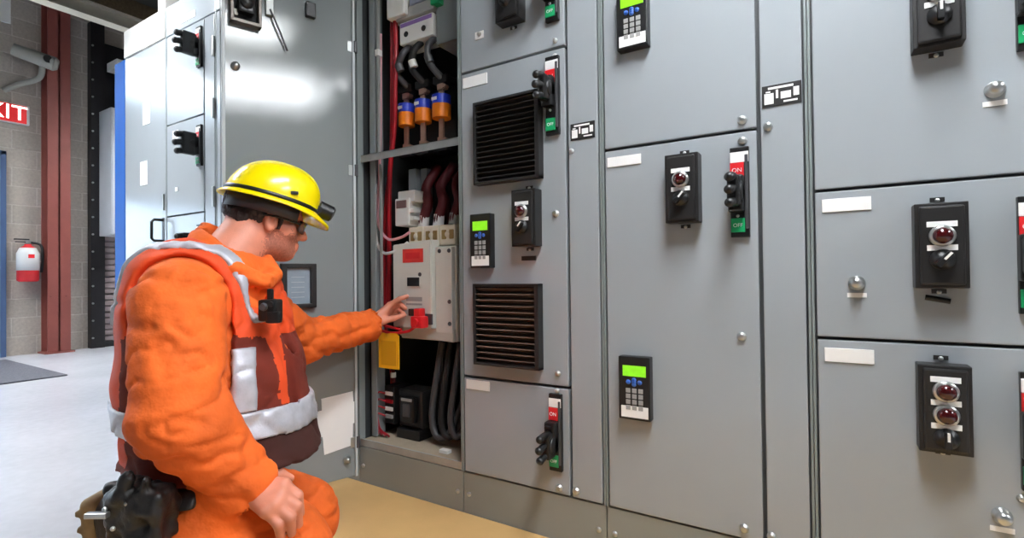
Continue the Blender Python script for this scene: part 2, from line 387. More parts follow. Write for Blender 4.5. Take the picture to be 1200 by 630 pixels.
solo(MB().box(-1.75, 0.9, -1.6, -0.0005, 0.0005, 0.006, MATT, 0.002), 'floor_mat', 'tan floor mat laid along the foot of the grey cabinets', 'mat', (-0.4, -0.8, 0.0))
solo(MB().box(-6.95, -5.35, -0.4, 0.27, 0.0005, 0.012, MATG, 0.004), 'entrance_mat', 'dark grey mat on the pale floor near the blue door', 'mat', (-6.1, 0, 0))

# ------------------------------------------------------------------ cabinet row (front plane y = 0)
TOPZ, PL = 2.283, 0.141
def screw(x, z, parent, O, r=0.0095):
    MB().lathe((x, 0, z), (0, -1, 0), [(0, r*1.15), (0.002, r*1.15), (0.003, r), (0.008, r*0.9), (0.0095, r*0.6), (0.0095, 0)], STEEL, 16).build('latch_screw', parent, O)
def nameplate(x0, x1, z0, z1, parent, O):
    MB().box(x0, x1, -0.003, 0.001, z0, z1, PAPER, 0.0008).build('nameplate', parent, O)
def reset(x, z, parent, O, label=True):
    b = MB().lathe((x, 0, z), (0, -1, 0), [(0, 0.016), (0.005, 0.016), (0.007, 0.012), (0.018, 0.0125), (0.024, 0.010), (0.026, 0)], STEEL, 20).build('reset_button', parent, O)
    if label: MB().box(x-0.018, x+0.018, -0.002, 0.001, z-0.032, z-0.022, PAPER).build('button_label', parent, O)
def station(xl, xr, z0, z1, kind, parent, O, e=0.05):
    """black control station: box with lamps and a selector knob"""
    w = xr-xl; xc = (xl+xr)/2
    b = MB().box(xl, xr, -e*0.84, 0.001, z0, z1, BLACKM, 0.002)
    b.box(xl+0.007, xr-0.007, -e, -e*0.8, z0+0.006, z1-0.006, BLACKM, 0.006)
    for z in (z0-0.009, z1+0.009):
        b.box(xc-0.012, xc+0.012, -0.003, 0.001, min(z, z+0.006)-0.003, z+0.006, BLACKM)
        b.lathe((xc, -0.003, z), (0, -1, 0), [(0, 0.0045), (0.003, 0.004), (0.003, 0)], STEEL, 10)
    b = b.build('control_station', parent, O)
    n = 3 if kind == 'three' else 2
    zt = z1 - 0.045; step = 0.047
    if kind == 'three': zt = z1 - 0.028; step = 0.046
    for k in range(n):
        z = zt - k*step
        MB().box(xc-w*0.28, xc+w*0.28, -e-0.0015, -e+0.001, z-0.004, z+0.007, PAPER).build('lamp_label', b, O)
        zc = z - 0.022
        if k < n-1:
            MB().lathe((xc, -e, zc), (0, -1, 0), [(0, w*0.25), (0.006, w*0.25), (0.009, w*0.21), (0.009, w*0.18)], STEEL, 24).lathe((xc, -e, zc), (0, -1, 0), [(0.006, w*0.19), (0.014, w*0.185), (0.020, w*0.13), (0.023, 0)], REDL, 24).build('pilot_lamp', b, O)
        else:
            M = Matrix.Translation((xc, -e, zc)) @ Matrix.Rotation(math.radians(40 if kind == 'slant' else 0), 4, 'Y')
            MB().lathe((xc, -e, zc), (0, -1, 0), [(0, w*0.24), (0.006, w*0.24), (0.008, w*0.18), (0.012, w*0.17), (0.012, 0)], BLACK, 24).box(-0.0055, 0.0055, -0.026, -0.01, -w*0.2, w*0.2, BLACK, 0.002, M).box(-0.0022, 0.0022, -0.0268, -0.024, 0.0, w*0.2, WHITE, 0, M).build('selector_knob', b, O)
    return b
def keypad(xl, xr, z0, z1, parent, O, e=0.028):
    w = xr-xl; h = z1-z0
    b = MB().box(xl, xr, -e, 0.001, z0, z1, BLACK, 0.003).build('keypad', parent, O)
    MB().box(xl+w*.14, xr-w*.12, -e-0.001, -e+0.002, z1-h*.31, z1-h*.14, LCD, 0.0005).build('screen', b, O)
    m = MB()
    for (i, j) in ((0, 0), (1, 0), (2, 0), (1, -1), (1, 1)): m.lathe((xl+w*(.32+.18*i), -e, z1-h*(.40-.035*j)), (0, -1, 0), [(0, w*.075), (0.002, w*.07), (0.003, 0)], BLUEK, 12)
    m.build('arrow_keys', b, O)
    m = MB()
    for i in range(3):
        for j in range(4): m.box(xl+w*(.24+.20*i), xl+w*(.38+.20*i), -e-0.002, -e+0.001, z1-h*(.57+.09*j), z1-h*(.50+.09*j), GREYK, 0.0006)
    m.build('number_keys', b, O)
    MB().box(xl+w*.08, xr-w*.06, -e-0.0008, -e+0.001, z0+h*.04, z0+h*.22, PAPER).build('keypad_label', b, O)
    return b
FLAT = Matrix(((1, 0, 0, 0), (0, 0, -1, 0), (0, 1, 0, 0), (0, 0, 0, 1)))
def disconnect(x0, x1, z0, z1, parent, O, lever=0.0, drop=0.0, reach=0.062):
    """operating handle: black slotted plate, red ON end, green OFF end, black lever"""
    w = x1-x0; xc = (x0+x1)/2; h = z1-z0
    b = MB().box(x0, x1, -0.012, 0.001, z0, z1, BLACK, 0.002).box(x1-w*0.22, x1-w*0.05, -0.016, -0.011, z0+0.02, z1-0.02, GREYW, 0.002).build('disconnect_handle', parent, O)
    MB().box(x0+w*.02, x1-w*.02, -0.0135, -0.011, z1-h*.17, z1-h*.055, PAPER, 0.0006).build('plate_label', b, O)
    m = MB().box(x0+w*.02, x1-w*.26, -0.0155, -0.011, z1-h*.34, z1-h*.175, RED, 0.001)
    m.text('ON', 0.0145, Matrix.Translation((xc-w*.12, -0.0158, z1-h*.26)) @ FLAT, PAPER, 0.0003); m.build('on_label', b, O)
    m = MB().box(x0+w*.02, x1-w*.24, -0.0155, -0.011, z0+h*.055, z0+h*.21, GREEN, 0.001)
    m.text('OFF', 0.0125, Matrix.Translation((xc-w*.11, -0.0158, z0+h*.13)) @ FLAT, PAPER, 0.0003); m.build('off_label', b, O)
    zc = z0+h*(0.5+lever); xl = xc-w*.12
    m = MB().box(xl-0.019, xl+0.016, -0.038, -0.01, zc-0.05, zc+0.04, BLACK, 0.006)
    m.lathe((xl-0.016, -0.034, zc+drop), (1, 0, 0), [(0, 0), (0, 0.02), (0.004, 0.024), (0.028, 0.024), (0.032, 0.02), (0.032, 0)], BLACK, 20)
    m.box(xl-0.017, xl+0.012, -0.03-reach*.55, -0.02, zc+drop-0.038, zc+drop+0.036, BLACK, 0.008)
    big = reach > 0.08; fr = 0.0145 if big else 0.0105
    if big: m.box(xl-0.02, xl+0.014, -0.03-reach*.7, -0.02, zc+drop-0.055, zc+drop+0.06, BLACK, 0.012)
    for q in ((-0.042, 0.0, 0.042) if big else (-0.03, 0.0, 0.03)):
        rr = reach*(1.0 if q == 0 else 0.9)
        m.tube([(xl-0.002, -0.03, zc+drop+q), (xl-0.004, -0.03-rr*.6, zc+drop+q+0.002), (xl-0.006, -0.03-rr, zc+drop+q-0.003)], fr, BLACK, 12)
        m.ball((xl-0.006, -0.03-rr, zc+drop+q-0.003), (fr*1.15, fr, fr*1.08), BLACK, 14)
    for q in (0.026, -0.032): m.box(xl-0.012, xl+0.006, -0.05, -0.02, zc+q-0.005, zc+q+0.005, BLACK, 0.003)
    m.build('lever', b, O)
    MB().lathe((xl, -0.012, zc-0.058), (0, -1, 0), [(0, 0.004), (0.004, 0.0035), (0.004, 0)], STEEL, 10).build('handle_screw', b, O)
    return b
def vent(x0, x1, z0, z1, slat, parent, O, n=15, e=0.03):
    b = MB()
    t = 0.009
    for a in ((x0, x1, z0, z0+t), (x0, x1, z1-t, z1), (x0, x0+t, z0, z1), (x1-t*1.6, x1, z0, z1)): b.box(a[0], a[1], -e, 0.001, a[2], a[3], BLACKM, 0.002)
    b.box(x0+t, x1-t, -0.006, -0.001, z0+t, z1-t, DARK)
    b = b.build('vent_grille', parent, O)
    m = MB(); s = (z1-z0-2*t)/n
    for k in range(n):
        z = z0+t+s*k
        M = Matrix.Translation(((x0+x1)/2, -e*0.55, z+s*.5)) @ Matrix.Rotation(math.radians(-28), 4, 'X')
        m.box(-(x1-x0)/2+t, (x1-x0)/2-t*1.6, -0.009, 0.009, -0.0017, 0.0017, slat, 0, M)
    m.build('louvers', b, O)
    return b

def unit(label, x0, x1, z0, z1, cat='cabinet unit', m=GREY, group='cabinet units along the row'):
    t = thing('control_unit', label, cat, (x0, 0, z0), 0, group); O = t.location
    G = 0.0025
    MB().box(x0+G, x1-G, 0, 0.022, z0+G, z1-G, m, 0.003).build('door_panel', t, O)
    return t, O
def wireway(label, x0, x1, z0, z1, m=GREY):
    t = thing('wireway_cover', label, 'wireway cover', (x0, 0, z0), 0, 'wireway covers along the row'); O = t.location
    G = 0.0025
    MB().box(x0+G, x1-G, 0, 0.02, z0+G, z1-G, m, 0.003).build('door_panel', t, O)
    return t, O
def topcover(label, x0, x1, m=GREY, e=0.0):
    t = thing('top_cover', label, 'top cover', (x0, 0, 2.12), 0, 'top covers along the row'); O = t.location
    MB().box(x0+0.003, x1-0.003, -e, 0.02, 2.122, TOPZ, m, 0.003).build('cover_panel', t, O)
    return t, O
SEAMS = [0.508*k for k in range(-7, 2)]
def frame(x0, x1, label, hollow=False, left_end=False):
    t = thing('electrical_cabinet', label, 'cabinet', ((x0+x1)/2, 0.25, 0), 0, 'cabinet bays standing in a row'); O = t.location
    m = MB()
    s = 0.007
    # corner strips
    for a in (x0, x1-s): m.box(a+0.0006, a+s-0.0006, 0.0012, 0.03, PL, TOPZ, TRIM, 0.001)
    if hollow:
        for a in (x0+0.001, x1-0.0045): m.box(a, a+0.0035, 0.03, 0.5, 0.0, TOPZ, DBACK)
        m.box(x0, x1, 0.47, 0.5, 0.0, TOPZ, DBACK).box(x0, x1, 0.03, 0.5, TOPZ-0.004, TOPZ, GREY)
    else:
        m.box(x0+0.001, x1-0.001, 0.027, 0.5, 0.0, TOPZ, mat('shadowed_frame', (84, 88, 90), 0.5), 0.001)  # closed bays: one even dark grey behind the door gaps
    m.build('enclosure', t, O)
    m = MB().box(x0+0.0015, x1-0.0015, 0.004, 0.03, 0.0, PL-0.002, GREYP, 0.002).build('plinth', t, O)
    for xx in (x0+0.024, x1-0.024): MB().lathe((xx, 0.004, 0.068), (0, -1, 0), [(0, 0.008), (0.004, 0.0075), (0.005, 0)], STEEL, 12).build('bolt', t, O)
    return t, O
names = ['leftmost cabinet bay at the blue edge strip', 'cabinet bay second from the far end of the row', 'cabinet bay third from the far end, hidden behind the man', 'cabinet bay hidden behind the open door',
         'open cabinet bay full of wiring', 'cabinet bay with two black louvred vents, right of the open bay', 'cabinet bay with a tall door and one low keypad', 'nearest cabinet bay at the right end']
BAYS = [frame(SEAMS[k], SEAMS[k+1], names[k], hollow=(k == 4)) for k in range(8)]
BOT, UT = PL+0.001, 2.118
covers = ['cream top cover on the leftmost cabinet', 'top cover with a white label on the second cabinet', 'top cover on the third cabinet', 'top cover over the cabinet behind the open door', 'top cover over the open cabinet', 'top cover over the vented cabinet', 'top cover over the tall door with a keypad', 'top cover over the nearest cabinet']
for k in range(8):
    t, O = topcover(covers[k], SEAMS[k], SEAMS[k+1], CREAMC if k == 0 else GREY, 0.006 if k == 0 else 0.0)  # leftmost cover's cream colour carries the lamp's reflection
    if k == 1: nameplate(-2.88, -2.73, 2.15, 2.185, t, O)

# nearest bay
t, O = unit('upper unit of the nearest bay, cut off by the top of the view', 0.008, 0.398, 0.979, UT)
station(0.189, 0.272, 1.246, 1.416, 'two', t, O); disconnect(0.351, 0.394, 1.215, 1.44, t, O); reset(0.319, 1.149, t, O)
t, O = unit('middle unit of the nearest bay, its knob slanted', 0.008, 0.398, 0.644, 0.977)
station(0.185, 0.270, 0.758, 0.929, 'slant', t, O); disconnect(0.346, 0.389, 0.708, 0.934, t, O); nameplate(0.024, 0.116, 0.928, 0.957, t, O); reset(0.087, 0.768, t, O)
MB().cyl((0.205, 0, 0.738), (0.245, -0.004, 0.730), 0.0055, BLACK, seg=10).build('plug', t, O)
t, O = unit('lower unit of the nearest bay, with two red lamps over the knob', 0.008, 0.398, BOT, 0.642)
station(0.186, 0.270, 0.429, 0.604, 'three', t, O); disconnect(0.344, 0.387, 0.37, 0.597, t, O); nameplate(0.024, 0.116, 0.591, 0.622, t, O); reset(0.316, 0.312, t, O); screw(0.345, 0.352, t, O, 0.007)
wireway('wireway cover at the right end of the row', 0.400, 0.500, BOT, UT)
# bay with the tall door
t, O = unit('upper unit with a keypad, above the tall door', -0.500, -0.106, 1.144, UT)
keypad(-0.448, -0.363, 1.402, 1.565, t, O); screw(-0.140, 1.168, t, O)
t, O = unit('tall door unit with a switch box and a low keypad', -0.500, -0.106, BOT, 1.141)
station(-0.319, -0.237, 0.922, 1.096, 'slant', t, O); disconnect(-0.168, -0.125, 0.88, 1.10, t, O); nameplate(-0.490, -0.394, 1.093, 1.12, t, O)
keypad(-0.456, -0.370, 0.402, 0.571, t, O); screw(-0.140, 1.116, t, O); screw(-0.149, 0.637, t, O); screw(-0.150, 0.170, t, O)
t, O = wireway('wireway cover with a placard, right of the tall door', -0.102, -0.008, BOT, UT)
screw(-0.083, 1.142, t, O); screw(-0.09, 0.165, t, O)
def placard(x0, x1, z0, z1, parent, O):
    b = MB().box(x0, x1, -0.0025, 0.001, z0, z1, BLACKM, 0.0006)
    w = x1-x0; h = z1-z0
    for (a, c, d, e) in ((.06, .30, .12, .62), (.36, .42, .35, .75), (.48, .74, .30, .62), (.80, .94, .35, .75), (.16, .80, .80, .90), (.10, .22, .66, .72), (.55, .9, .12, .2)):
        b.box(x0+w*a, x0+w*c, -0.0032, -0.002, z0+h*d, z0+h*e, PAPER)
    b.build('placard', parent, O)
placard(-0.095, -0.012, 1.188, 1.239, t, O)
# vented bay
t, O = unit('upper unit of the vented bay, above the two vents', -1.008, -0.618, 1.472, UT)
station(-0.838, -0.752, 1.578, 1.75, 'two', t, O); disconnect(-0.677, -0.634, 1.55, 1.77, t, O); screw(-0.928, 1.584, t, O, 0.007); screw(-0.65, 1.493, t, O, 0.007)
MB().box(-0.945, -0.911, -0.002, 0.001, 1.570, 1.594, PAPER).build('button_label', t, O)
t, O = unit('middle unit with two black louvred vents, a switch box and a keypad', -1.008, -0.618, 0.461, 1.469)
vent(-0.938, -0.695, 1.085, 1.352, BLACKM, t, O, 15); vent(-0.945, -0.703, 0.507, 0.767, REFLM, t, O, 13)
station(-0.786, -0.703, 0.880, 1.052, 'slant', t, O); keypad(-0.955, -0.876, 0.818, 0.992, t, O)
disconnect(-0.680, -0.636, 1.21, 1.445, t, O, 0.06); nameplate(-0.997, -0.899, 1.418, 1.453, t, O)
screw(-0.65, 1.446, t, O, 0.007); screw(-0.655, 0.976, t, O); screw(-0.655, 0.50, t, O, 0.008)
MB().box(-0.775, -0.725, -0.004, 0.001, 0.838, 0.852, BLACK, 0.001).build('button_label', t, O)
t, O = unit('low unit under the vents, with one handle and a white label', -1.008, -0.618, BOT, 0.458)
disconnect(-0.681, -0.640, 0.213, 0.44, t, O, -0.02, -0.025); nameplate(-0.995, -0.902, 0.419, 0.450, t, O)
screw(-0.657, 0.449, t, O, 0.007); screw(-0.655, 0.162, t, O)
t, O = wireway('wireway cover with a placard, right of the two vents', -0.614, -0.516, BOT, UT)
placard(-0.603, -0.527, 1.185, 1.233, t, O); screw(-0.60, 0.164, t, O); screw(-0.601, 1.155, t, O, 0.007)
# bays behind the open door and the man
for k, (a, l) in enumerate(((-2.032, 'closed blank unit behind the open door'), (-2.54, 'closed blank unit behind the helmeted man'))):
    t, O = unit(l, a+0.008, a+0.398, BOT, UT); screw(a+0.36, 1.3, t, O)
    wireway('wireway cover '+('behind the open door' if k == 0 else 'behind the helmet'), a+0.402, a+0.500, BOT, UT)
# second bay from the far end
t, O = unit('upper far unit with a three-lobed black handle', -3.040, -2.650, 1.632, UT)
disconnect(-2.704, -2.66, 1.872, 2.08, t, O, 0.0, 0.0, 0.085); nameplate(-2.955, -2.90, 2.035, 2.065, t, O)
t, O = unit('middle far unit with a three-lobed black handle', -3.040, -2.650, 1.134, 1.629)
disconnect(-2.706, -2.662, 1.367, 1.577, t, O, 0.0, 0.0, 0.085); nameplate(-2.97, -2.91, 1.545, 1.59, t, O)
nameplate(-2.945, -2.915, 1.262, 1.285, t, O)
t, O = unit('lower far unit beside the man, its handle just above his shoulder', -3.040, -2.650, BOT, 1.131)
disconnect(-2.706, -2.662, 0.86, 1.07, t, O, 0.0, 0.0, 0.085)
t, O = wireway('wireway cover near the far end, left of the open door', -2.646, -2.548, BOT, UT)
m = MB()
for z in (1.20, 1.64, 1.95): m.box(-2.56, -2.545, -0.012, 0.0, z-0.05, z+0.05, STEEL, 0.003)
m.build('hinge', t, O)
# leftmost bay
t, O = unit('single tall door of the leftmost bay, with a black pull handle', -3.550, -3.050, BOT, UT)
nameplate(-3.318, -3.232, 1.680, 1.811, t, O); nameplate(-3.352, -3.265, 1.334, 1.472, t, O)
MB().tube([(-3.08, 0.0, 1.118), (-3.085, -0.045, 1.118), (-3.085, -0.056, 1.105), (-3.085, -0.056, 1.015), (-3.085, -0.045, 1.003), (-3.08, 0.0, 1.003)], 0.0075, BLACKM, 10, 0).box(-3.092, -3.070, -0.003, 0.001, 0.99, 1.131, BLACKM, 0.001).build('pull_handle', t, O)
m = MB().box(-3.07, -3.06, -0.01, 0, 1.17, 1.26, STEEL, 0.002); m.build('hinge', t, O)
solo(MB().box(-3.70, -3.559, 0.0, 0.012, 0.0, 2.12, BLUEP, 0.004).box(-3.57, -3.559, 0.012, 0.5, 0.0, 2.12, BLUEP), 'edge_strip', 'bright blue upright strip on the far end of the cabinet row', 'strip', (-3.585, 0.02, 0))
solo(MB().box(-3.33, -3.24, 0.08, 0.18, TOPZ+0.001, H-0.25, CREAMC, 0.008).box(-3.36, -3.21, 0.05, 0.21, TOPZ+0.001, TOPZ+0.02, CREAMC, 0.004), 'riser_duct', 'cream upright duct rising from the leftmost cabinet', 'duct', (-3.28, 0.13, TOPZ))

# ------------------------------------------------------------------ inside the open bay
X0, X1 = -1.524, -1.016
ib = thing('equipment_tray', 'beige tray in the bottom of the open cabinet', 'tray', (-1.27, 0.25, PL)); O = ib.location
MB().box(X0+0.006, X1-0.006, 0.012, 0.46, 0.150, 0.162, BEIGE, 0.002).build('board', ib, O)
MB().box(X0+0.006, X1-0.006, 0.004, 0.012, 0.142, 0.168, GALV, 0.001).build('front_lip', ib, O)
m = MB()
for x, y in ((-1.33, 0.12), (-1.14, 0.06)): MB().box(x-0.02, x+0.02, y-0.012, y+0.012, 0.162, 0.175, WHITE, 0.003).build('cable_clamp', ib, O)
solo(MB().box(X0+0.006, X1-0.006, 0.016, 0.020, 1.240, 1.268, GALV, 0.001).box(X0+0.006, X1-0.006, 0.016, 0.05, 1.264, 1.268, GALV, 0.001), 'cross_rail', 'pale steel rail across the open cabinet below the fuses', 'rail', (-1.27, 0.02, 1.25))
# uprights at the left of the bay
solo(MB().box(-1.505, -1.474, 0.05, 0.056, 0.17, 2.1, GREYD, 0.001).box(-1.505, -1.501, 0.05, 0.12, 0.17, 2.1, GREYD, 0.001), 'upright_channel', 'dark grey upright channel beside the cabinet hinge side', 'channel', (-1.49, 0.06, 0.17))
solo(MB().box(-1.462, -1.452, 0.05, 0.062, 1.28, 2.1, GALV, 0.001).box(-1.462, -1.452, 0.06, 0.068, 0.62, 1.235, GALV, 0.001).box(-1.469, -1.450, 0.048, 0.07, 1.66, 1.685, WHITE, 0.002), 'upright_strip', 'narrow bright upright strip left of the red wires', 'strip', (-1.457, 0.055, 0.62))
# unit backing plate
solo(MB().box(-1.47, X1-0.008, 0.30, 0.306, 0.64, 1.24, DBACK), 'backing_plate', 'dark backing plate behind the breaker', 'plate', (-1.24, 0.3, 0.64))
m = MB()
m.box(-1.44, -1.40, 0.2, 0.25, 0.98, 1.235, GREYD, 0.002).box(-1.39, -1.36, 0.22, 0.26, 0.98, 1.235, GREYD, 0.002)
solo(m, 'side_bracket', 'grey bracket bars above the white relay', 'bracket', (-1.4, 0.2, 0.98))

# breaker
bk = thing('circuit_breaker', 'pale grey circuit breaker the man is touching', 'circuit breaker', (-1.23, 0.2, 0.55)); O = bk.location
FY = 0.085
MB().box(-1.395, -1.118, FY+0.02, 0.299, 0.552, 0.905, BRKR, 0.006).box(-1.20, -1.124, FY, FY+0.03, 0.585, 0.90, BRKR, 0.004).build('housing', bk, O)
MB().prism([(-1.40, 0.60), (-1.40, 0.915), (-1.205, 0.928), (-1.205, 0.60)], (FY-0.018, FY+0.03), BRKR, bev=0.003).build('front_cover', bk, O)
p0 = onY(472, 292, FY-0.018); p1 = onY(496, 307, FY-0.018)
MB().box(p0[0], p1[0], FY-0.0195, FY-0.017, p1[2], p0[2], REDST, 0.0004).box(p0[0]+0.015, p1[0]-0.015, FY-0.0201, FY-0.019, p1[2]+0.014, p0[2]-0.014, RED).build('warning_sticker', bk, O)
p0 = onY(478, 325, FY-0.018); p1 = onY(492, 335, FY-0.018)
MB().box(p0[0]-0.004, p1[0]+0.004, FY-0.021, FY-0.017, p1[2]-0.004, p0[2]+0.004, BRKR, 0.001).box(p0[0], p1[0], FY-0.0222, FY-0.02, p1[2], p0[2], BLACK).build('display_window', bk, O)
for x, z in ((-1.135, 0.885), (-1.135, 0.62), (-1.135, 0.70), (-1.26, 0.80), (-1.18, 0.885)): MB().lathe((x, FY - (0.018 if x < -1.205 else 0), z), (0, -1, 0), [(0, 0.008), (0.003, 0.007), (0.003, 0)], GREYW, 12).build('cover_screw', bk, O)
MB().prism([(-1.385, 0.565), (-1.385, 0.60), (-1.122, 0.60), (-1.122, 0.553)], (FY+0.002, FY+0.03), mat('mid_grey_plastic', (196, 194, 184), 0.45), bev=0.002).build('lower_cover', bk, O)
MB().box(-1.31, -1.26, FY-0.03, FY-0.015, 0.645, 0.672, BLACK, 0.003).box(-1.235, -1.20, FY-0.022, FY-0.015, 0.615, 0.655, GREYW, 0.003).build('toggle_handle', bk, O)
MB().box(-1.33, -1.25, FY-0.0185, FY-0.016, 0.70, 0.716, GREYK).box(-1.33, -1.25, FY-0.0185, FY-0.016, 0.685, 0.692, GREYK).build('rating_marks', bk, O)
for k, x in enumerate((-1.36, -1.283, -1.204)):
    l = MB().box(x, x+0.072, FY+0.03, 0.25, 0.908, 0.985, CREAM, 0.005)
    for q in (0.012, 0.048): l.box(x+q, x+q+0.02, FY+0.026, FY+0.04, 0.93, 0.965, mat('lug_brass', (176, 150, 100), 0.35, 0.7), 0.003)
    l.lathe((x+0.039, FY+0.03, 0.948), (0, -1, 0), [(0, 0.012), (0.004, 0.011), (0.004, 0)], CREAM, 12)
    l.build('lug_cover', bk, O)
# lockout device and tag
lk = thing('lockout_clamp', 'red lockout clamp on the breaker toggle with a red cord', 'lockout device', (-1.27, 0.05, 0.63)); O = lk.location
pc = onY(492, 377, FY-0.04)
MB().box(pc[0]-0.03, pc[0]+0.028, FY-0.06, FY-0.022, pc[2]-0.022, pc[2]+0.022, RED, 0.008).box(pc[0]-0.018, pc[0]+0.012, FY-0.055, FY-0.022, pc[2]+0.015, pc[2]+0.05, RED, 0.006).cyl((pc[0], FY-0.07, pc[2]), (pc[0], FY-0.05, pc[2]), 0.014, RED).build('clamp', lk, O)
pts = [onY(486, 383, FY-0.045), onY(478, 388, FY-0.05), onY(462, 390, FY-0.05), onY(450, 388, FY-0.055), onY(441, 384, FY-0.05), onY(441, 378, FY-0.045), onY(450, 381, FY-0.04), onY(470, 386, FY-0.04)]
MB().tube(pts, 0.0055, RED, 10).build('cord', lk, O)
a = onY(444, 389, FY-0.055); b = onY(468, 433, FY-0.055)
tg = MB().prism([(a[0], b[2]), (b[0], b[2]), (b[0], a[2]-0.01), (b[0]-0.012, a[2]), (a[0]+0.012, a[2]), (a[0], a[2]-0.01)], (FY-0.057, FY-0.054), YELTAG)
tg.box(a[0]+0.014, b[0]-0.014, FY-0.0578, FY-0.0565, b[2]+0.012, a[2]-0.03, mat('amber_print', (226, 160, 14), 0.5))
solo(tg, 'lockout_tag', 'yellow lockout tag hanging from the red cord', 'tag', ((a[0]+b[0])/2, FY-0.055, b[2]))
# fuses
for k, (xa, xb, ya, yb, l) in enumerate(((468, 485, 112, 163, 'left'), (487, 505, 106, 158, 'middle'), (507, 528, 99, 152, 'right'))):
    Yf = 0.15
    a = onY(xa, ya, Yf); b = onY(xb, yb, Yf); r = (b[0]-a[0])/2*0.84; x = (a[0]+b[0])/2; z0 = 1.395; z1 = 1.482
    tl = ['orange fuse with a blue top, nearest the red wires', 'orange fuse with a blue top, between the other two', 'orange fuse with a blue top, nearest the vented door'][k]
    t = thing('cartridge_fuse', tl, 'fuse', (x, Yf+r, z0), 0, 'orange fuses above the rail'); O = t.location; y = Yf
    MB().cyl((x, y, z0), (x, y, z1-0.035), r, ORFUSE, seg=28).build('barrel', t, O)
    MB().cyl((x, y, z1-0.035), (x, y, z1), r*1.005, BLFUSE, seg=28).box(x-r*.5, x+r*.2, y-r*1.03, y-r*.8, z1-0.024, z1-0.012, PAPER).build('blue_band', t, O)
    MB().box(x-0.012, x+0.012, y-0.004, y+0.004, z1, z1+0.055, COPPER, 0.002).build('blade', t, O)
    MB().box(x-0.012, x+0.012, y-0.004, y+0.004, z0-0.09, z0, COPPER, 0.002).build('blade', t, O)
    t2 = thing('fuse_holder', ['black fuse holder under the left fuse', 'black fuse holder under the middle fuse', 'black fuse holder under the right fuse'][k], 'fuse holder', (x, y, 1.27), 0, 'fuse holders'); O2 = t2.location
    MB().box(x-0.034, x+0.034, y-0.01, y+0.09, 1.27, 1.30, BLACK, 0.004).box(x-0.034, x+0.034, y+0.05, y+0.09, 1.27, 1.56, BLACK, 0.004).box(x-0.034, x+0.034, y-0.01, y+0.05, 1.53, 1.56, BLACK, 0.004).build('base', t2, O2)
    for zz in (1.302, 1.505):
        m = MB()
        for q in (-0.009, 0.006): m.box(x-0.014, x+0.014, y+q, y+q+0.003, zz, zz+0.022, COPPER, 0.0008).box(x-0.014, x+0.026, y-0.009, y+0.009, zz-0.001, zz+0.003, COPPER, 0.0008)
        m.cyl((x+0.022, y-0.012, zz+0.01), (x+0.022, y+0.01, zz+0.01), 0.007, COPPER, seg=8)
        m.build('clip', t2, O2)
# device at the top of the bay
t = thing('terminal_switch', 'white and grey switch block at the top of the open cabinet', 'switch block', (-1.25, 0.15, 1.68)); O = t.location
p = lambda x, y, Y=0.1: onY(x, y, Y)
a = p(469, 51); b = p(508, 30)
m = MB().box(-1.385, -1.215, 0.10, 0.2, 1.70, 1.785, WHITE, 0.004)
for x in (-1.35, -1.26): m.cyl((x, 0.098, 1.735), (x, 0.108, 1.735), 0.011, BLACK, seg=14)
m.build('terminal_block', t, O)
MB().box(-1.38, -1.22, 0.099, 0.104, 1.765, 1.78, mat('violet_print', (150, 120, 190), 0.5)).build('terminal_label', t, O)
MB().box(-1.395, -1.20, 0.09, 0.3, 1.79, 1.835, GREYK, 0.004).build('mid_body', t, O)
MB().box(-1.425, -1.33, 0.07, 0.3, 1.80, 1.98, WHITE, 0.006).box(-1.32, -1.2, 0.085, 0.3, 1.83, 1.98, mat('blue_grey_plastic', (140, 146, 166), 0.4), 0.005).build('upper_body', t, O)
MB().box(-1.21, -1.17, 0.08, 0.2, 1.80, 1.93, GREEN, 0.004).build('green_terminal', t, O)
solo(MB().box(-1.205, X1-0.006, 0.11, 0.113, 1.66, 2.0, GREYD, 0.001).box(-1.205, X1-0.006, 0.11, 0.28, 1.66, 1.664, GREYD), 'side_plate', 'pale grey plate right of the switch block at the top of the open cabinet', 'plate', (-1.1, 0.11, 1.66))
# dark cables from the switch block to the fuses
for k, x in enumerate((-1.36, -1.30, -1.23)):
    xf = (-1.40, -1.315, -1.225)[k]
    solo(MB().tube([(x, 0.13, 1.70), (x-0.01, 0.10, 1.66), (x-0.05+0.02*k, 0.11, 1.60), (xf+0.01, 0.15, 1.55), (xf, 0.19, 1.53)], 0.013, [GREYW, RUBBER, GREYW][k], 12).cyl((x-0.03+0.01*k, 0.098, 1.625), (x-0.024+0.01*k, 0.105, 1.60), 0.0155, WHITE if k == 1 else GREYW), 'power_cable',
         ['bent grey cable over the left fuse', 'bent black cable with a white sleeve over the middle fuse', 'bent grey cable over the right fuse'][k], 'cable', (xf, 0.17, 1.53), 'cables above the fuses')
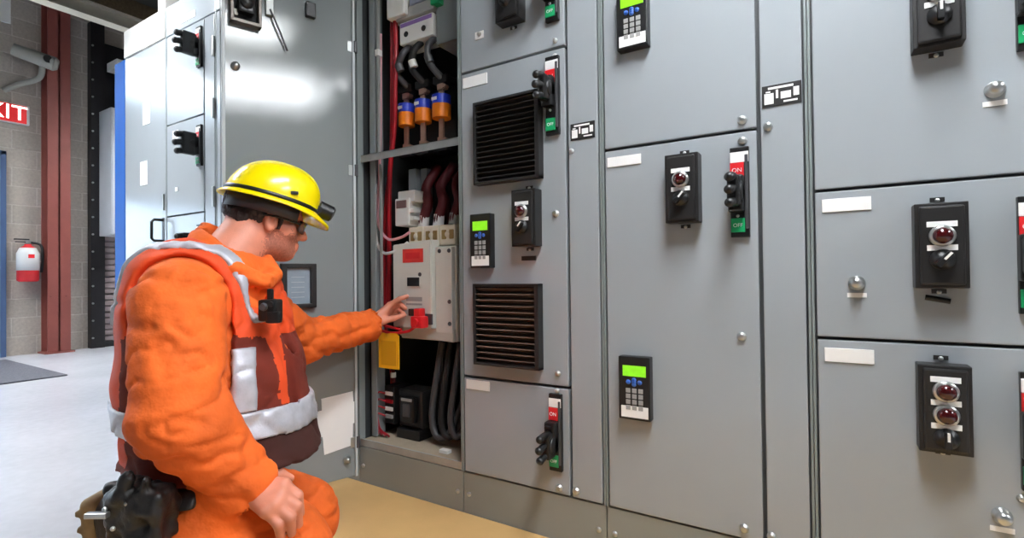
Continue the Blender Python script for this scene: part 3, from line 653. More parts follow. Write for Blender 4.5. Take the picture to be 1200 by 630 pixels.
# red cables from the rail down to the lugs
for k in range(3):
    x = (-1.367, -1.29, -1.212)[k]
    solo(MB().tube([(x+0.06, 0.24, 1.235), (x+0.035, 0.19, 1.15), (x+0.06, 0.17, 1.08), (x+0.045, 0.16, 1.02), (x+0.042, 0.16, 0.985)], 0.02, DREDW, 12).cyl((x+0.042, 0.16, 0.986), (x+0.046, 0.162, 1.03), 0.0215, WHITEW if k < 2 else GREYK, 0.021, 14), 'red_cable',
         ['thick dark red cable into the left breaker lug', 'thick dark red cable into the middle breaker lug', 'thick dark red cable into the right breaker lug'][k], 'cable', (x+0.04, 0.16, 0.985), 'red cables into the breaker')
for k in range(3):
    x = (-1.34, -1.24, -1.14)[k]
    solo(MB().tube([(x-0.02, 0.27, 1.24), (x+0.03, 0.24, 1.16), (x+0.055, 0.25, 1.10), (x+0.05, 0.28, 1.0)], 0.018, DREDW, 12), 'red_cable',
         ['slanting dark red cable behind, nearest the relay', 'slanting dark red cable behind, between the other two', 'slanting dark red cable behind, nearest the vented door'][k], 'cable', (x+0.05, 0.27, 1.0), 'red cables into the breaker')
# red riser bundle and small wires
P = lambda x, y, Y: tuple(onY(x, y, Y))
solo(MB().tube([P(463, 20, .10), P(464, 60, .10), P(463, 105, .10), P(462, 150, .11), P(457, 200, .11), P(456, 260, .11), P(456, 320, .12), P(455, 370, .12)], 0.0095, REDW, 12)
     .tube([P(459, 20, .11), P(459, 100, .11), P(458, 180, .12), P(451, 260, .12), P(452, 380, .12), P(459, 440, .14), P(458, 462, .14)], 0.0065, REDW, 10), 'wire_bundle', 'tall red wire bundle running down the open cabinet', 'wires', P(456, 462, .12))
solo(MB().tube([P(446, 40, .08), P(446, 120, .08), P(445, 190, .08), P(443, 240, .08), P(444, 265, .08), P(455, 280, .08), P(470, 278, .08), P(480, 272, .085)], 0.0055, PINKW, 10), 'pink_wire', 'pink wire running down and curling to the white relay', 'wire', P(480, 272, .085))
solo(MB().tube([P(440, 215, .08), P(439, 250, .08), P(441, 280, .075), P(448, 295, .07), P(458, 296, .07), P(470, 290, .075), P(478, 284, .08)], 0.006, WHITEW, 10), 'white_wire', 'white wire curling to the top of the breaker', 'wire', P(478, 284, .08))
# white relay
t = thing('relay', 'small white relay block above the left corner of the breaker', 'relay', P(472, 265, .10)); O = t.location
a = onY(463, 265, .10); b = onY(479, 222, .10)
MB().box(a[0], b[0], 0.10, 0.18, a[2], b[2]-0.03, WHITE, 0.005).box(a[0]+0.006, b[0]+0.02, 0.11, 0.18, b[2]-0.045, b[2], WHITE, 0.005).build('body', t, O)
MB().box(a[0]+0.01, b[0]-0.012, 0.096, 0.102, (a[2]+b[2])/2+0.0, (a[2]+b[2])/2+0.03, mat('dusky_plastic', (120, 96, 96), 0.5), 0.002).build('coil_window', t, O)
m = MB()
for z in (a[2]+0.02, a[2]+0.05): m.box(b[0], b[0]+0.02, 0.105, 0.14, z, z+0.014, WHITE, 0.003)
m.build('terminal', t, O)
# transformer low down
t = thing('control_transformer', 'black transformer with red wires at the bottom of the open cabinet', 'transformer', (-1.38, 0.14, 0.163)); O = t.location
MB().box(-1.42, -1.30, 0.10, 0.24, 0.163, 0.20, BLACK, 0.004).box(-1.43, -1.30, 0.12, 0.22, 0.20, 0.35, BLACKM, 0.012).build('core', t, O)
MB().box(-1.405, -1.325, 0.098, 0.121, 0.225, 0.325, BLACK, 0.016).box(-1.38, -1.345, 0.092, 0.1, 0.25, 0.30, GREYW, 0.004).box(-1.39, -1.335, 0.094, 0.1, 0.31, 0.322, GREYK, 0.003).build('coil', t, O)
m = MB().box(-1.485, -1.43, 0.10, 0.18, 0.21, 0.36, BLACK, 0.004)
for k in range(4): m.box(-1.478, -1.437, 0.094, 0.101, 0.232+0.03*k, 0.247+0.03*k, [GREYK, PAPER, REDW, PAPER][k], 0.002)
m.build('terminal_strip', t, O)
m = MB()
for k in range(4): m.tube([(-1.475, 0.095, 0.24+0.03*k), (-1.5, 0.075, 0.25+0.025*k), (-1.502, 0.085, 0.20), (-1.49+0.02*k, 0.07, 0.172)], 0.004, REDW, 8)
m.build('red_leads', t, O)
solo(MB().tube([(-1.452, 0.12, 0.37), (-1.455, 0.12, 0.41), (-1.45, 0.11, 0.44), (-1.452, 0.13, 0.52)], 0.0075, DREDW, 10).cyl((-1.455, 0.12, 0.39), (-1.455, 0.12, 0.41), 0.011, WHITE, seg=12), 'dark_lead', 'dark red lead rising from the transformer behind the tag', 'wire', (-1.452, 0.12, 0.37))
for k in range(3):
    q = k*0.045
    solo(MB().tube([(-1.235+q, 0.16, 0.54), (-1.24+q, 0.13, 0.40), (-1.245+q, 0.11, 0.27), (-1.215+q, 0.10, 0.20+.006*k), (-1.168+q*.7, 0.11+.01*k, 0.21+.012*k), (-1.14+q*.66, 0.15, 0.30), (-1.115+q*.66, 0.22, 0.44)], 0.0125, GREYW if k != 1 else RUBBER, 12),
         'black_cable', ['drooping dark cable loop nearest the transformer', 'middle drooping black cable loop', 'drooping dark cable loop nearest the low vented-bay unit'][k], 'cable', (-1.2+q, 0.12, 0.2), 'dark cable loops')
solo(MB().box(-1.29, -1.265, 0.2, 0.24, 0.17, 0.55, DARKST, 0.003), 'support_post', 'dark upright post between the transformer and the cable loops', 'post', (-1.28, 0.22, 0.17))

# ------------------------------------------------------------------ open door (hinged at the left of the open bay)
ANG = math.radians(108)
# local: +x from hinge to free edge; inside face towards +y (the open bay side)
Wd = 0.462; ZB, ZT = 0.03, 2.1
dr = MB().box(0.004, Wd, -0.02, 0.0, ZB, ZT, GREYD, 0.003).build('door', BAYS[4][0])
dr.location = Vector((-1.522, -0.004, 0.0)) - BAYS[4][1]; dr.rotation_euler = (0, 0, -ANG); dr['label'] = 'door swung open with its inside face showing'
m = MB().box(Wd-0.010, Wd, 0.0, 0.014, ZB, ZT, mat('pale_edge_paint', (186, 192, 194), 0.35), 0.002).box(0.004, 0.014, 0.0, 0.010, ZB, ZT, mat('pale_edge_paint', (186, 192, 194), 0.35), 0.002)
m.build('edge_flange', dr)
for z in (1.685, 1.205, 0.16): MB().cyl((0.002, 0.007, z-0.022), (0.002, 0.007, z+0.022), 0.008, GREYW).box(0.0, 0.03, 0.0, 0.003, z-0.02, z+0.02, STEEL, 0.001).build('hinge', dr)
def lat(x, z): MB().lathe((x, 0, z), (0, 1, 0), [(0, 0.014), (0.008, 0.014), (0.010, 0.009), (0.022, 0.009), (0.022, 0)], STEEL, 18).build('latch_screw', dr)
lat(0.42, 1.507); lat(0.045, 0.10)
b = MB()
for a in ((0.342, 0.438, 1.650, 1.662), (0.342, 0.438, 1.79, 1.802), (0.342, 0.352, 1.65, 1.80), (0.428, 0.438, 1.65, 1.80)): b.box(a[0], a[1], 0, 0.028, a[2], a[3], mat('bronze_frame', (112, 104, 98), 0.4, 0.4), 0.002)
b = b.box(0.35, 0.43, 0.0, 0.002, 1.66, 1.80, DARK)
b.box(0.365, 0.415, 0.002, 0.035, 1.685, 1.755, BLACK, 0.008).lathe((0.39, 0.035, 1.72), (0, 1, 0), [(0, 0.022), (0.01, 0.02), (0.01, 0)], BLACKM, 18).box(0.368, 0.412, 0.004, 0.012, 1.76, 1.785, WHITE, 0.003).box(0.412, 0.424, 0.004, 0.01, 1.68, 1.70, WHITE, 0.002).build('switch_block', dr)
b = MB()
for a in ((0.160, 0.282, 0.684, 0.700), (0.160, 0.282, 0.828, 0.844), (0.160, 0.180, 0.684, 0.844), (0.262, 0.282, 0.684, 0.844)): b.box(a[0], a[1], 0, 0.022, a[2], a[3], BLACKM, 0.003)
m = b.box(0.178, 0.264, 0.0, 0.008, 0.698, 0.830, HMIBL, 0.001)
for k in range(5): m.box(0.20, 0.245, 0.0075, 0.0088, 0.722+0.018*k, 0.724+0.018*k, mat('pale_line', (176, 188, 196), 0.5))
m.build('framed_display', dr)
MB().prism([(0.022, 0.150), (0.130, 0.137), (0.136, 0.205), (0.158, 0.205), (0.158, 0.300), (0.138, 0.302), (0.140, 0.345), (0.020, 0.355), (0.018, 0.315), (0.006, 0.315), (0.006, 0.235), (0.020, 0.232)], (0.0, 0.0025), PAPER).build('instruction_card', dr)
MB().box(0.30, 0.325, 0.0, 0.012, 1.71, 1.80, GALV, 0.002).tube([(0.312, 0.014, 1.73), (0.285, 0.016, 1.67), (0.255, 0.012, 1.60)], 0.0035, GREYW, 8).build('door_stay', dr)  # the thin dark rod stands in for the bracket's shadow line
MB().box(0.155, 0.19, 0.0, 0.02, 1.745, 1.80, BLACK, 0.004).build('cable_tie_mount', dr)

# ------------------------------------------------------------------ the kneeling man
BASE = np.array([-1.28, -0.72, 0.0])
_c, _s = math.cos(YAW), math.sin(YAW)
def loc(x, y, z):
    """pixel + distance -> the man's own axes (x along the picture's right, y away, z up)"""
    d = at(x, y, z) - BASE
    return np.array([d[0]*_c + d[1]*_s, -d[0]*_s + d[1]*_c, d[2]])

class Field:
    """signed-distance grid with smooth unions; surfaced with surface nets"""
    def __init__(s, lo, hi, h):
        s.lo = np.array(lo, float); s.h = h
        s.n = np.ceil((np.array(hi)-s.lo)/h).astype(int)+1
        s.A = np.full(s.n, 1.0, np.float32); s.rs = 1.0
    def axes(s, a, b):
        return [(s.lo[i] + s.h*np.arange(a[i], b[i])).astype(np.float32).reshape([-1 if j == i else 1 for j in range(3)]) for i in range(3)]
    def sub(s, lo, hi, m):
        a = np.maximum(np.floor((np.array(lo)-m-s.lo)/s.h).astype(int), 0)
        b = np.minimum(np.ceil((np.array(hi)+m-s.lo)/s.h).astype(int)+1, s.n)
        return a, b
    def put(s, lo, hi, fn, k=0.02, op='u'):
        a, b = s.sub(lo, hi, k+3*s.h+0.01)
        if np.any(b <= a): return s
        X, Y, Z = s.axes(a, b); d = fn(X, Y, Z).astype(np.float32)
        sl = tuple(slice(a[i], b[i]) for i in range(3)); V = s.A[sl]
        if op == 'u':
            q = np.maximum(k-np.abs(V-d), 0)/k if k > 0 else 0
            s.A[sl] = np.minimum(V, d) - q*q*k*0.25
        elif op == 'cut':
            q = np.maximum(k-np.abs(V+d), 0)/k if k > 0 else 0
            s.A[sl] = np.maximum(V, -d) + q*q*k*0.25
        return s
    def cap(s, a, b, ra, rb=None, k=0.02, op='u', sc=(1, 1, 1)):
        rb = ra if rb is None else rb; ra = ra*s.rs; rb = rb*s.rs
        a = np.array(a, float); b = np.array(b, float); R = max(ra, rb)
        def fn(X, Y, Z):
            ba = b-a; L = max(float(ba@ba), 1e-12)
            t = np.clip(((X-a[0])*ba[0] + (Y-a[1])*ba[1] + (Z-a[2])*ba[2])/L, 0, 1)
            return np.sqrt((X-a[0]-t*ba[0])**2 + (Y-a[1]-t*ba[1])**2 + (Z-a[2]-t*ba[2])**2) - (ra+(rb-ra)*t)
        return s.put(np.minimum(a, b)-R, np.maximum(a, b)+R, fn, k, op)
    def ell(s, c, rad, M=None, k=0.02, op='u'):
        c = np.array(c, float); rad = np.array(rad, float)*s.rs; M = np.eye(3) if M is None else M
        R = rad.max()
        def fn(X, Y, Z):
            u = [((X-c[0])*M[0, i] + (Y-c[1])*M[1, i] + (Z-c[2])*M[2, i])/rad[i] for i in range(3)]
            k0 = np.sqrt(u[0]**2+u[1]**2+u[2]**2); k1 = np.sqrt((u[0]/rad[0])**2+(u[1]/rad[1])**2+(u[2]/rad[2])**2)
            return k0*(k0-1)/np.maximum(k1, 1e-6)
        return s.put(c-R, c+R, fn, k, op)
    def chain(s, pts, radii, k=0.015, op='u'):
        for i in range(len(pts)-1): s.cap(pts[i], pts[i+1], radii[i], radii[i+1], k, op)
        return s
    def mesh(s):
        A = s.A; S = A < 0
        c = np.zeros(np.array(A.shape)-1, np.int8)
        for i in (0, 1):
            for j in (0, 1):
                for k in (0, 1): c += S[i:A.shape[0]-1+i, j:A.shape[1]-1+j, k:A.shape[2]-1+k]
        act = np.argwhere((c > 0) & (c < 8))
        idx = np.full(c.shape, -1, np.int64); idx[tuple(act.T)] = np.arange(len(act))
        acc = np.zeros((len(act), 3)); cnt = np.zeros(len(act))
        offs = [np.array((i, j, k)) for i in (0, 1) for j in (0, 1) for k in (0, 1)]
        for p in offs:
            for ax in range(3):
                if p[ax]: continue
                q = p.copy(); q[ax] = 1
                a = A[tuple((act+p).T)].astype(float); b = A[tuple((act+q).T)].astype(float)
                m = (a < 0) != (b < 0)
                t = a[m]/(a[m]-b[m]); pt = np.repeat(p[None].astype(float), m.sum(), 0); pt[:, ax] += t
                acc[m] += pt; cnt[m] += 1
        V = s.lo + s.h*(act + acc/cnt[:, None])
        Q = []
        for ax in range(3):
            sl0 = [slice(None)]*3; sl1 = [slice(None)]*3; sl0[ax] = slice(0, -1); sl1[ax] = slice(1, None)
            d = S[tuple(sl0)] != S[tuple(sl1)]
            e = np.argwhere(d); u, v = [(1, 2), (2, 0), (0, 1)][ax]
            ok = (e[:, u] > 0) & (e[:, v] > 0) & (e[:, u] < A.shape[u]-1) & (e[:, v] < A.shape[v]-1); e = e[ok]
            def cell(du, dv):
                g = e.copy(); g[:, u] -= du; g[:, v] -= dv; return idx[tuple(g.T)]
            q = np.stack([cell(0, 0), cell(1, 0), cell(1, 1), cell(0, 1)], 1)
            fl = ~S[tuple(e.T)]
            q[fl] = q[fl][:, ::-1]
            Q.append(q[:, ::1])
        Q = np.concatenate(Q); Q = Q[(Q >= 0).all(1)]
        return V, Q
def relax(V, Q, n=2, w=0.5):
    for _ in range(n):
        acc = np.zeros_like(V); cnt = np.zeros(len(V))
        for a, b in ((0, 1), (1, 2), (2, 3), (3, 0)):
            np.add.at(acc, Q[:, a], V[Q[:, b]]); np.add.at(acc, Q[:, b], V[Q[:, a]]); np.add.at(cnt, Q[:, a], 1); np.add.at(cnt, Q[:, b], 1)
        V = V*(1-w) + w*acc/np.maximum(cnt, 1)[:, None]
    return V
def normals(V, Q):
    n = np.cross(V[Q[:, 2]]-V[Q[:, 0]], V[Q[:, 3]]-V[Q[:, 1]]); N = np.zeros_like(V)
    for a in range(4): np.add.at(N, Q[:, a], n)
    return N/np.maximum(np.linalg.norm(N, axis=1), 1e-9)[:, None]
def vnoise(P, seed=0):
    """value noise, 0..1"""
    i = np.floor(P).astype(np.int64); f = P-i; f = f*f*(3-2*f)
    def hsh(q):
        v = (q[:, 0]*374761393 + q[:, 1]*668265263 + q[:, 2]*2147483647 + seed*1274126177) & 0xffffffff
        v = ((v ^ (v >> 13))*1274126177) & 0xffffffff
        return ((v ^ (v >> 16)) & 0xffff)/65535.0
    r = 0
    for a in (0, 1):
        for b in (0, 1):
            for c in (0, 1):
                w = (f[:, 0] if a else 1-f[:, 0])*(f[:, 1] if b else 1-f[:, 1])*(f[:, 2] if c else 1-f[:, 2])
                r = r + w*hsh(i+np.array((a, b, c)))
    return r
def obj_from(name, V, Q, mats, fidx=None, parent=None):
    me = bpy.data.meshes.new(name)
    me.vertices.add(len(V)); me.vertices.foreach_set('co', V.astype(np.float32).ravel())
    me.loops.add(len(Q)*4); me.loops.foreach_set('vertex_index', Q.astype(np.int32).ravel())
    me.polygons.add(len(Q)); me.polygons.foreach_set('loop_start', (np.arange(len(Q))*4).astype(np.int32))
    me.polygons.foreach_set('loop_total', np.full(len(Q), 4, np.int32))
    me.polygons.foreach_set('use_smooth', np.ones(len(Q), bool))
    if fidx is not None: me.polygons.foreach_set('material_index', fidx.astype(np.int32))
    for m in mats: me.materials.append(m)
    me.update(calc_edges=True); me.validate()
    o = bpy.data.objects.new(name, me); COL.objects.link(o)
    if parent: o.parent = parent
    return o
def pick(V, Q, keep):
    Q = Q[keep]; u, inv = np.unique(Q, return_inverse=True); return V[u], inv.reshape(Q.shape)

man = thing('person', 'man in an orange coverall, rust vest and yellow hard hat kneeling at the open cabinet', 'person', tuple(BASE), YAW)
man.rotation_euler = (0, 0, YAW)
LO, HI = (-0.44, -0.46, -0.02), (0.62, 0.80, 1.16)

# joints
ShR, ElR, WrR = loc(210, 354, 1.07), loc(212, 487, 0.99), loc(288, 568, 1.05)
ShL, ElL, WrL = loc(297, 354, 1.43), loc(352, 400, 1.64), loc(434, 380, 1.87)
HipR, MidR, KnR, AnR = loc(238, 602, 1.09), loc(316, 652, 1.12), loc(392, 716, 1.10), loc(175, 655, 1.17)
HipL, MidL, KnL, AnL = loc(244, 575, 1.34), loc(305, 600, 1.39), loc(354, 606, 1.42), loc(200, 622, 1.40)
FA = math.radians(8); Ff = np.array([math.cos(FA), -math.sin(FA), 0]); Fl = np.array([math.sin(FA), math.cos(FA), 0])
TM = np.stack([Ff, Fl, np.array([0, 0, 1.0])], 1)
TD = 1.22
torso = [(loc(240, 556, TD), (.115, .165, .10)), (loc(264, 507, TD), (.185, .18, .115)), (loc(254, 440, TD), (.175, .185, .13)),
         (loc(247, 370, TD+.01), (.142, .185, .11)), (loc(245, 322, TD+.02), (.098, .165, .07))]
NeckB, NeckT = loc(262, 305, 1.25), loc(297, 262, 1.34)
HC = loc(311, 252, 1.36)
psi, pit = math.radians(30), math.radians(10)
hf = np.array([math.cos(psi)*math.cos(pit), math.sin(psi)*math.cos(pit), -math.sin(pit)])
hl = np.array([-math.sin(psi), math.cos(psi), 0]); hu = np.cross(hf, hl)
HM = np.stack([hf, hl, hu], 1)
HS = 0.89
def hd(f, l, u): return HC + (hf*f + hl*l + hu*u)*HS

# ---- body: one continuous skin surface
B = Field(LO, HI, 0.0036)
for c, r in torso: B.ell(c, np.array(r)-0.03, TM, 0.05)
B.chain([HipR, MidR, KnR, AnR], [.09, .085, .06, .045], 0.03); B.chain([HipL, MidL, KnL, AnL], [.09, .085, .06, .045], 0.03)
B.chain([ShR, ElR, WrR], [.055, .045, .03], 0.03); B.chain([ShL, ElL, WrL], [.055, .043, .029], 0.03)
for a, q in ((AnR, (-.09, 0, -.07)), (AnL, (-.09, 0, -.02))): B.cap(a, a+np.array(q), .04, .035, 0.03)
B.cap(NeckB-np.array([0.02, 0, 0.05]), hd(-.03, 0, -.05), .074, .062, 0.03)
# head
B.rs = HS
B.ell(hd(-.005, 0, .02), (.102, .078, .098), HM, 0.02)
B.ell(hd(.038, 0, -.045), (.062, .060, .075), HM, 0.025)
B.ell(hd(.030, 0, -.085), (.060, .052, .038), HM, 0.025)
B.ell(hd(.070, 0, -.105), (.026, .026, .020), HM, 0.02)
B.ell(hd(.082, 0, .005), (.020, .055, .014), HM, 0.015)
for s in (-1, 1):
    B.ell(hd(.062, .046*s, -.036), (.024, .020, .022), HM, 0.02)
    B.ell(hd(.088, .031*s, -.014), (.016, .018, .012), HM, 0.012, 'cut')
    B.ell(hd(.078, .031*s, -.015), (.0125, .0125, .0125), HM, 0.003)
    B.ell(hd(.012, .077*s, -.024), (.017, .010, .031), HM, 0.006)
    B.ell(hd(.016, .088*s, -.022), (.009, .007, .019), HM, 0.005, 'cut')
    B.cap(hd(.023, .080*s, -.030), hd(.024, .082*s, -.020), .0045, .0045, 0.004)
    B.ell(hd(.100, .012*s, -.050), (.010, .009, .007), HM, 0.008)
B.cap(hd(.095, 0, -.004), hd(.116, 0, -.045), .008, .0115, 0.012)
B.cap(hd(.099, -.018, -.074), hd(.099, .018, -.074), .006, .006, 0.008); B.cap(hd(.097, -.016, -.085), hd(.097, .016, -.085), .0068, .0068, 0.008)
B.cap(hd(.107, -.024, -.0795), hd(.107, .024, -.0795), .0025, .0025, 0.003, 'cut')
B.rs = 1.0
# right hand resting on the thigh
KX = [loc(333, 568, 1.045), loc(330, 580, 1.025), loc(323, 591, 1.008), loc(313, 599, 1.000)]
PX = [loc(349, 580, 1.045), loc(348, 593, 1.025), loc(340, 606, 1.007), loc(326, 614, 0.997)]
TX = [loc(352, 601, 1.055), loc(350, 614, 1.038), loc(342, 624, 1.020), loc(329, 629, 1.010)]
for k in range(4):
    B.cap(WrR, KX[k], .025, .0145, 0.014)
    B.cap(KX[k], PX[k], .0120-.0010*(k == 3), .0108-.0010*(k == 3), 0.004); B.cap(PX[k], TX[k], .0108-.0010*(k == 3), .0088, 0.003)
    B.ell(KX[k]+np.array([0, -.003, .004]), (.0125,)*3, None, 0.006)
B.chain([WrR, loc(309, 560, 1.085), loc(327, 555, 1.10), loc(340, 560, 1.115)], [.022, .0155, .0115, .009], 0.008)
# left hand on the breaker
WH = WrL
KL = [loc(457, 357, 1.918), loc(458, 361, 1.935), loc(457, 365, 1.95), loc(455, 369, 1.96)]
PLL = [loc(468, 350, 1.915), loc(469, 356, 1.935), loc(468, 362, 1.945), loc(465, 368, 1.950)]
TLL = [loc(477, 347, 1.925), loc(475, 361, 1.925), loc(472, 366, 1.930), loc(468, 371, 1.935)]
for k in range(4):
    B.cap(WH, KL[k], .021, .0125, 0.014)
    B.cap(KL[k], PLL[k], .0112-.001*(k == 3), .0098-.001*(k == 3), 0.004); B.cap(PLL[k], TLL[k], .0098-.001*(k == 3), .0082, 0.003)
B.chain([WH, loc(447, 376, 1.885), loc(460, 373, 1.90), loc(474, 369, 1.925)], [.022, .0155, .0112, .0085], 0.008)
V, Q = B.mesh(); V = relax(V, Q, 1, 0.35)
fc = V[Q].mean(1); h = (fc-HC)@HM/HS
nz = (vnoise(fc*150, 4)-.5)*.03 + (vnoise(fc*420, 6)-.5)*.03
lower = (h[:, 2]+nz < -.050) & (h[:, 0]+nz > .012) & (h[:, 2] > -.16) & (h[:, 0]+h[:, 2]*.35+nz < .080) & (h[:, 0] < .094)
mous = (h[:, 2] < -.058) & (h[:, 2] > -.070) & (np.abs(h[:, 1]) < .03) & (h[:, 0] > .07)
lips = (h[:, 2] < -.070) & (h[:, 2] > -.091) & (np.abs(h[:, 1]) < .021) & (h[:, 0] > .088)
fi = np.zeros(len(Q), int); fi[lower | mous] = 1; fi[lips] = 2
hid = np.zeros(len(Q), bool)
body = obj_from('body', V, Q, [SKIN, STUB, LIP], fi, man)

# hair: short, dark, below the hat
Hh = Field(HC-.16, HC+.16, 0.0035); Hh.rs = HS
Hh.ell(hd(-.010, 0, .018), (.106, .083, .102), HM, 0.005)
Hh.ell(hd(-.060, 0, -.040), (.050, .066, .050), HM, 0.02)
Hh.cap(hd(.036, -.073, -.004), hd(.034, -.072, -.036), .010, .007, 0.01); Hh.cap(hd(.036, .073, -.004), hd(.034, .072, -.036), .010, .007, 0.01)
def hcoord(X, Y, Z):
    a = [X-HC[0], Y-HC[1], Z-HC[2]]
    return [sum(a[i]*v[i] for i in range(3))/HS for v in (hf, hl, hu)]
def hairkeep(X, Y, Z):
    f, l, u = hcoord(X, Y, Z)
    return np.minimum(0.048-f + 0*u, u + .062 + np.minimum(0, f+.03)*.55)*HS
d = hairkeep(*Hh.axes((0, 0, 0), Hh.n)); Hh.A = np.maximum(Hh.A, -d.astype(np.float32))
for s in (-1, 1): Hh.ell(hd(.014, .080*s, -.026), (.022, .02, .030), HM, 0.003, 'cut')
V, Q = Hh.mesh(); V = relax(V, Q, 1, .3); N = normals(V, Q); V = V + N*((vnoise(V*260)-.5)*.004)[:, None]
obj_from('hair', V, Q, [HAIR], None, man)

# ---- coverall
C = Field(LO, HI, 0.0065)
for c, r in torso: C.ell(c, r, TM, 0.07)
TorsoOnly = None
C.chain([HipR, MidR, KnR], [.118, .112, .092], 0.05); C.chain([KnR, AnR], [.088, .068], 0.04)
C.chain([HipL, MidL, KnL], [.115, .112, .092], 0.05); C.chain([KnL, AnL], [.088, .068], 0.04)
T = Field(LO, HI, 0.0065); T.A = C.A.copy()
A_ = Field(LO, HI, 0.0065)
A_.cap(ShR, ElR, .088, .082, 0.03); A_.cap(ElR, WrR-(WrR-ElR)*.06, .082, .068, 0.03)
A_.cap(ShL, ElL, .076, .076, 0.035); A_.cap(ElL, WrL-(WrL-ElL)*.03, .074, .060, 0.03)
def cuff(F, a, b):
    ax = (b-a)/np.linalg.norm(b-a); F.cap(b+ax*.008, b+ax*.09, .052, .06, 0.004, 'cut')
cuff(A_, ElR, WrR); cuff(A_, ElL, WrL)
q_ = np.maximum(.03-np.abs(C.A-A_.A), 0)/.03; C.A = np.minimum(C.A, A_.A) - q_*q_*.03*.25
# collar
ring = [loc(233, 272, 1.25), loc(243, 290, 1.17), loc(275, 318, 1.155), loc(312, 332, 1.20), loc(322, 322, 1.27), loc(310, 300, 1.345), loc(270, 276, 1.345), loc(240, 268, 1.30)]
for k in range(8): C.cap(ring[k], ring[(k+1) % 8], .017, .017, 0.012)
C.cap(NeckB-np.array([.02, 0, .10]), NeckB-np.array([.01, 0, .02]), .11, .085, 0.05)
# openings: cuffs and collar
def cuff(F, a, b):
    ax = (b-a)/np.linalg.norm(b-a); F.cap(b+ax*.008, b+ax*.09, .052, .06, 0.004, 'cut')
C.cap(NeckB+np.array([0.0, 0, 0.015]), NeckT, .066, .075, 0.012, 'cut')
V, Q = C.mesh(); N = normals(V, Q)
def folds(V):
    a = vnoise(V*np.array([9, 9, 16.0]), 1); b = vnoise(V*np.array([22, 22, 34.0]), 2); c = vnoise(V*np.array([60, 60, 60.0]), 5)
    w = np.abs(vnoise(V*np.array([7, 7, 20.0])+b[:, None]*.9, 3)-.5)*2
    return (a-.5)*.014 + (b-.5)*.005 - np.maximum(0, .2-w)*.05 + (c-.5)*.002
def armfold(V, a, b, n, amp, r):
    ax = b-a; L = np.linalg.norm(ax); ax = ax/L; t = (V-a)@ax; d = np.linalg.norm(V-a-t[:, None]*ax, axis=1)
    w = np.clip(1-np.abs(t/L-.5)*1.6, 0, 1)*(d < r)
    return amp*w*np.sin(2*PI*(n*t/L + 1.1*vnoise(V*14, 8)))
disp = folds(V) + armfold(V, ElR, WrR, 3, .003, .13) + armfold(V, ElL, WrL, 6, .004, .1) + armfold(V, ShR+(ElR-ShR)*.55, ElR+(ElR-ShR)*.15, 2, .003, .14)
V = V + N*disp[:, None]; V = relax(V, Q, 2, .4)
cov = obj_from('coverall', V, Q, [ORANGE], None, man)

# ---- vest over the coverall
zt = lambda x, y, z: loc(x, y, z)[2]
hem_f, hem_b = zt(330, 545, 1.12), zt(140, 556, 1.08)
def vest_field(off, h=0.0065):
    F = Field(LO, HI, h); F.A = T.A - off
    F.ell(loc(288, 530, 1.2), (.150+off, .150+off, .055), TM, 0.04)
    F.cap(ShR, ElR, .094, .088, 0.012, 'cut'); F.cap(ShL, ElL, .088, .078, 0.012, 'cut')
    F.cap(ShR-(ElR-ShR)*.12, ShR, .075, .094, 0.012, 'cut')
    F.cap(NeckB+np.array([0.012, 0, -.02]), NeckT, .088, .11, 0.012, 'cut')
    F.cap(NeckB+np.array([.05, -.005, -.02]), loc(332, 380, 1.12), .05, .018, 0.012, 'cut')
    for zz in (1.07, 1.11, 1.15, 1.19, 1.23): F.cap(loc(333, 382, zz), loc(343, 472, zz), .015, .015, 0.006, 'cut')
    return F
def clip(F, fn):
    X, Y, Z = F.axes((0, 0, 0), F.n); F.A = np.maximum(F.A, fn(X, Y, Z).astype(np.float32)); return F
Vf = vest_field(0.02)
clip(Vf, lambda X, Y, Z: (hem_b + (hem_f-hem_b)*(X+.3)/.4) - Z)
V, Q = Vf.mesh(); N = normals(V, Q)
vest_disp = lambda V: folds(V)*.75
V = V + N*vest_disp(V)[:, None]; V = relax(V, Q, 2, .35)
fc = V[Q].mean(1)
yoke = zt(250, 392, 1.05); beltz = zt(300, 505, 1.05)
fi = np.full(len(Q), 1); fi[fc[:, 2] > yoke + .02*np.sin(fc[:, 0]*20)] = 0  # vest coloured by height: orange above the yoke line, rust below
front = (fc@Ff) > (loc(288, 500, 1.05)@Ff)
fi[(fc[:, 2] < beltz) & front] = 2  # brown low down at the front
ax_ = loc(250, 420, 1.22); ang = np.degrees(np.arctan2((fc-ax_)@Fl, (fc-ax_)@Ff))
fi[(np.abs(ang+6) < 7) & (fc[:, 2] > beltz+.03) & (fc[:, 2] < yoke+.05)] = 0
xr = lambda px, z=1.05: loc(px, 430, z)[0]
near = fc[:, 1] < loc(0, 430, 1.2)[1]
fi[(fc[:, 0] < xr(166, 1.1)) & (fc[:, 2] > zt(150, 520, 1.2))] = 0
vest = obj_from('safety_vest', V, Q, [VESTO, VESTR, VESTB], fi, man)

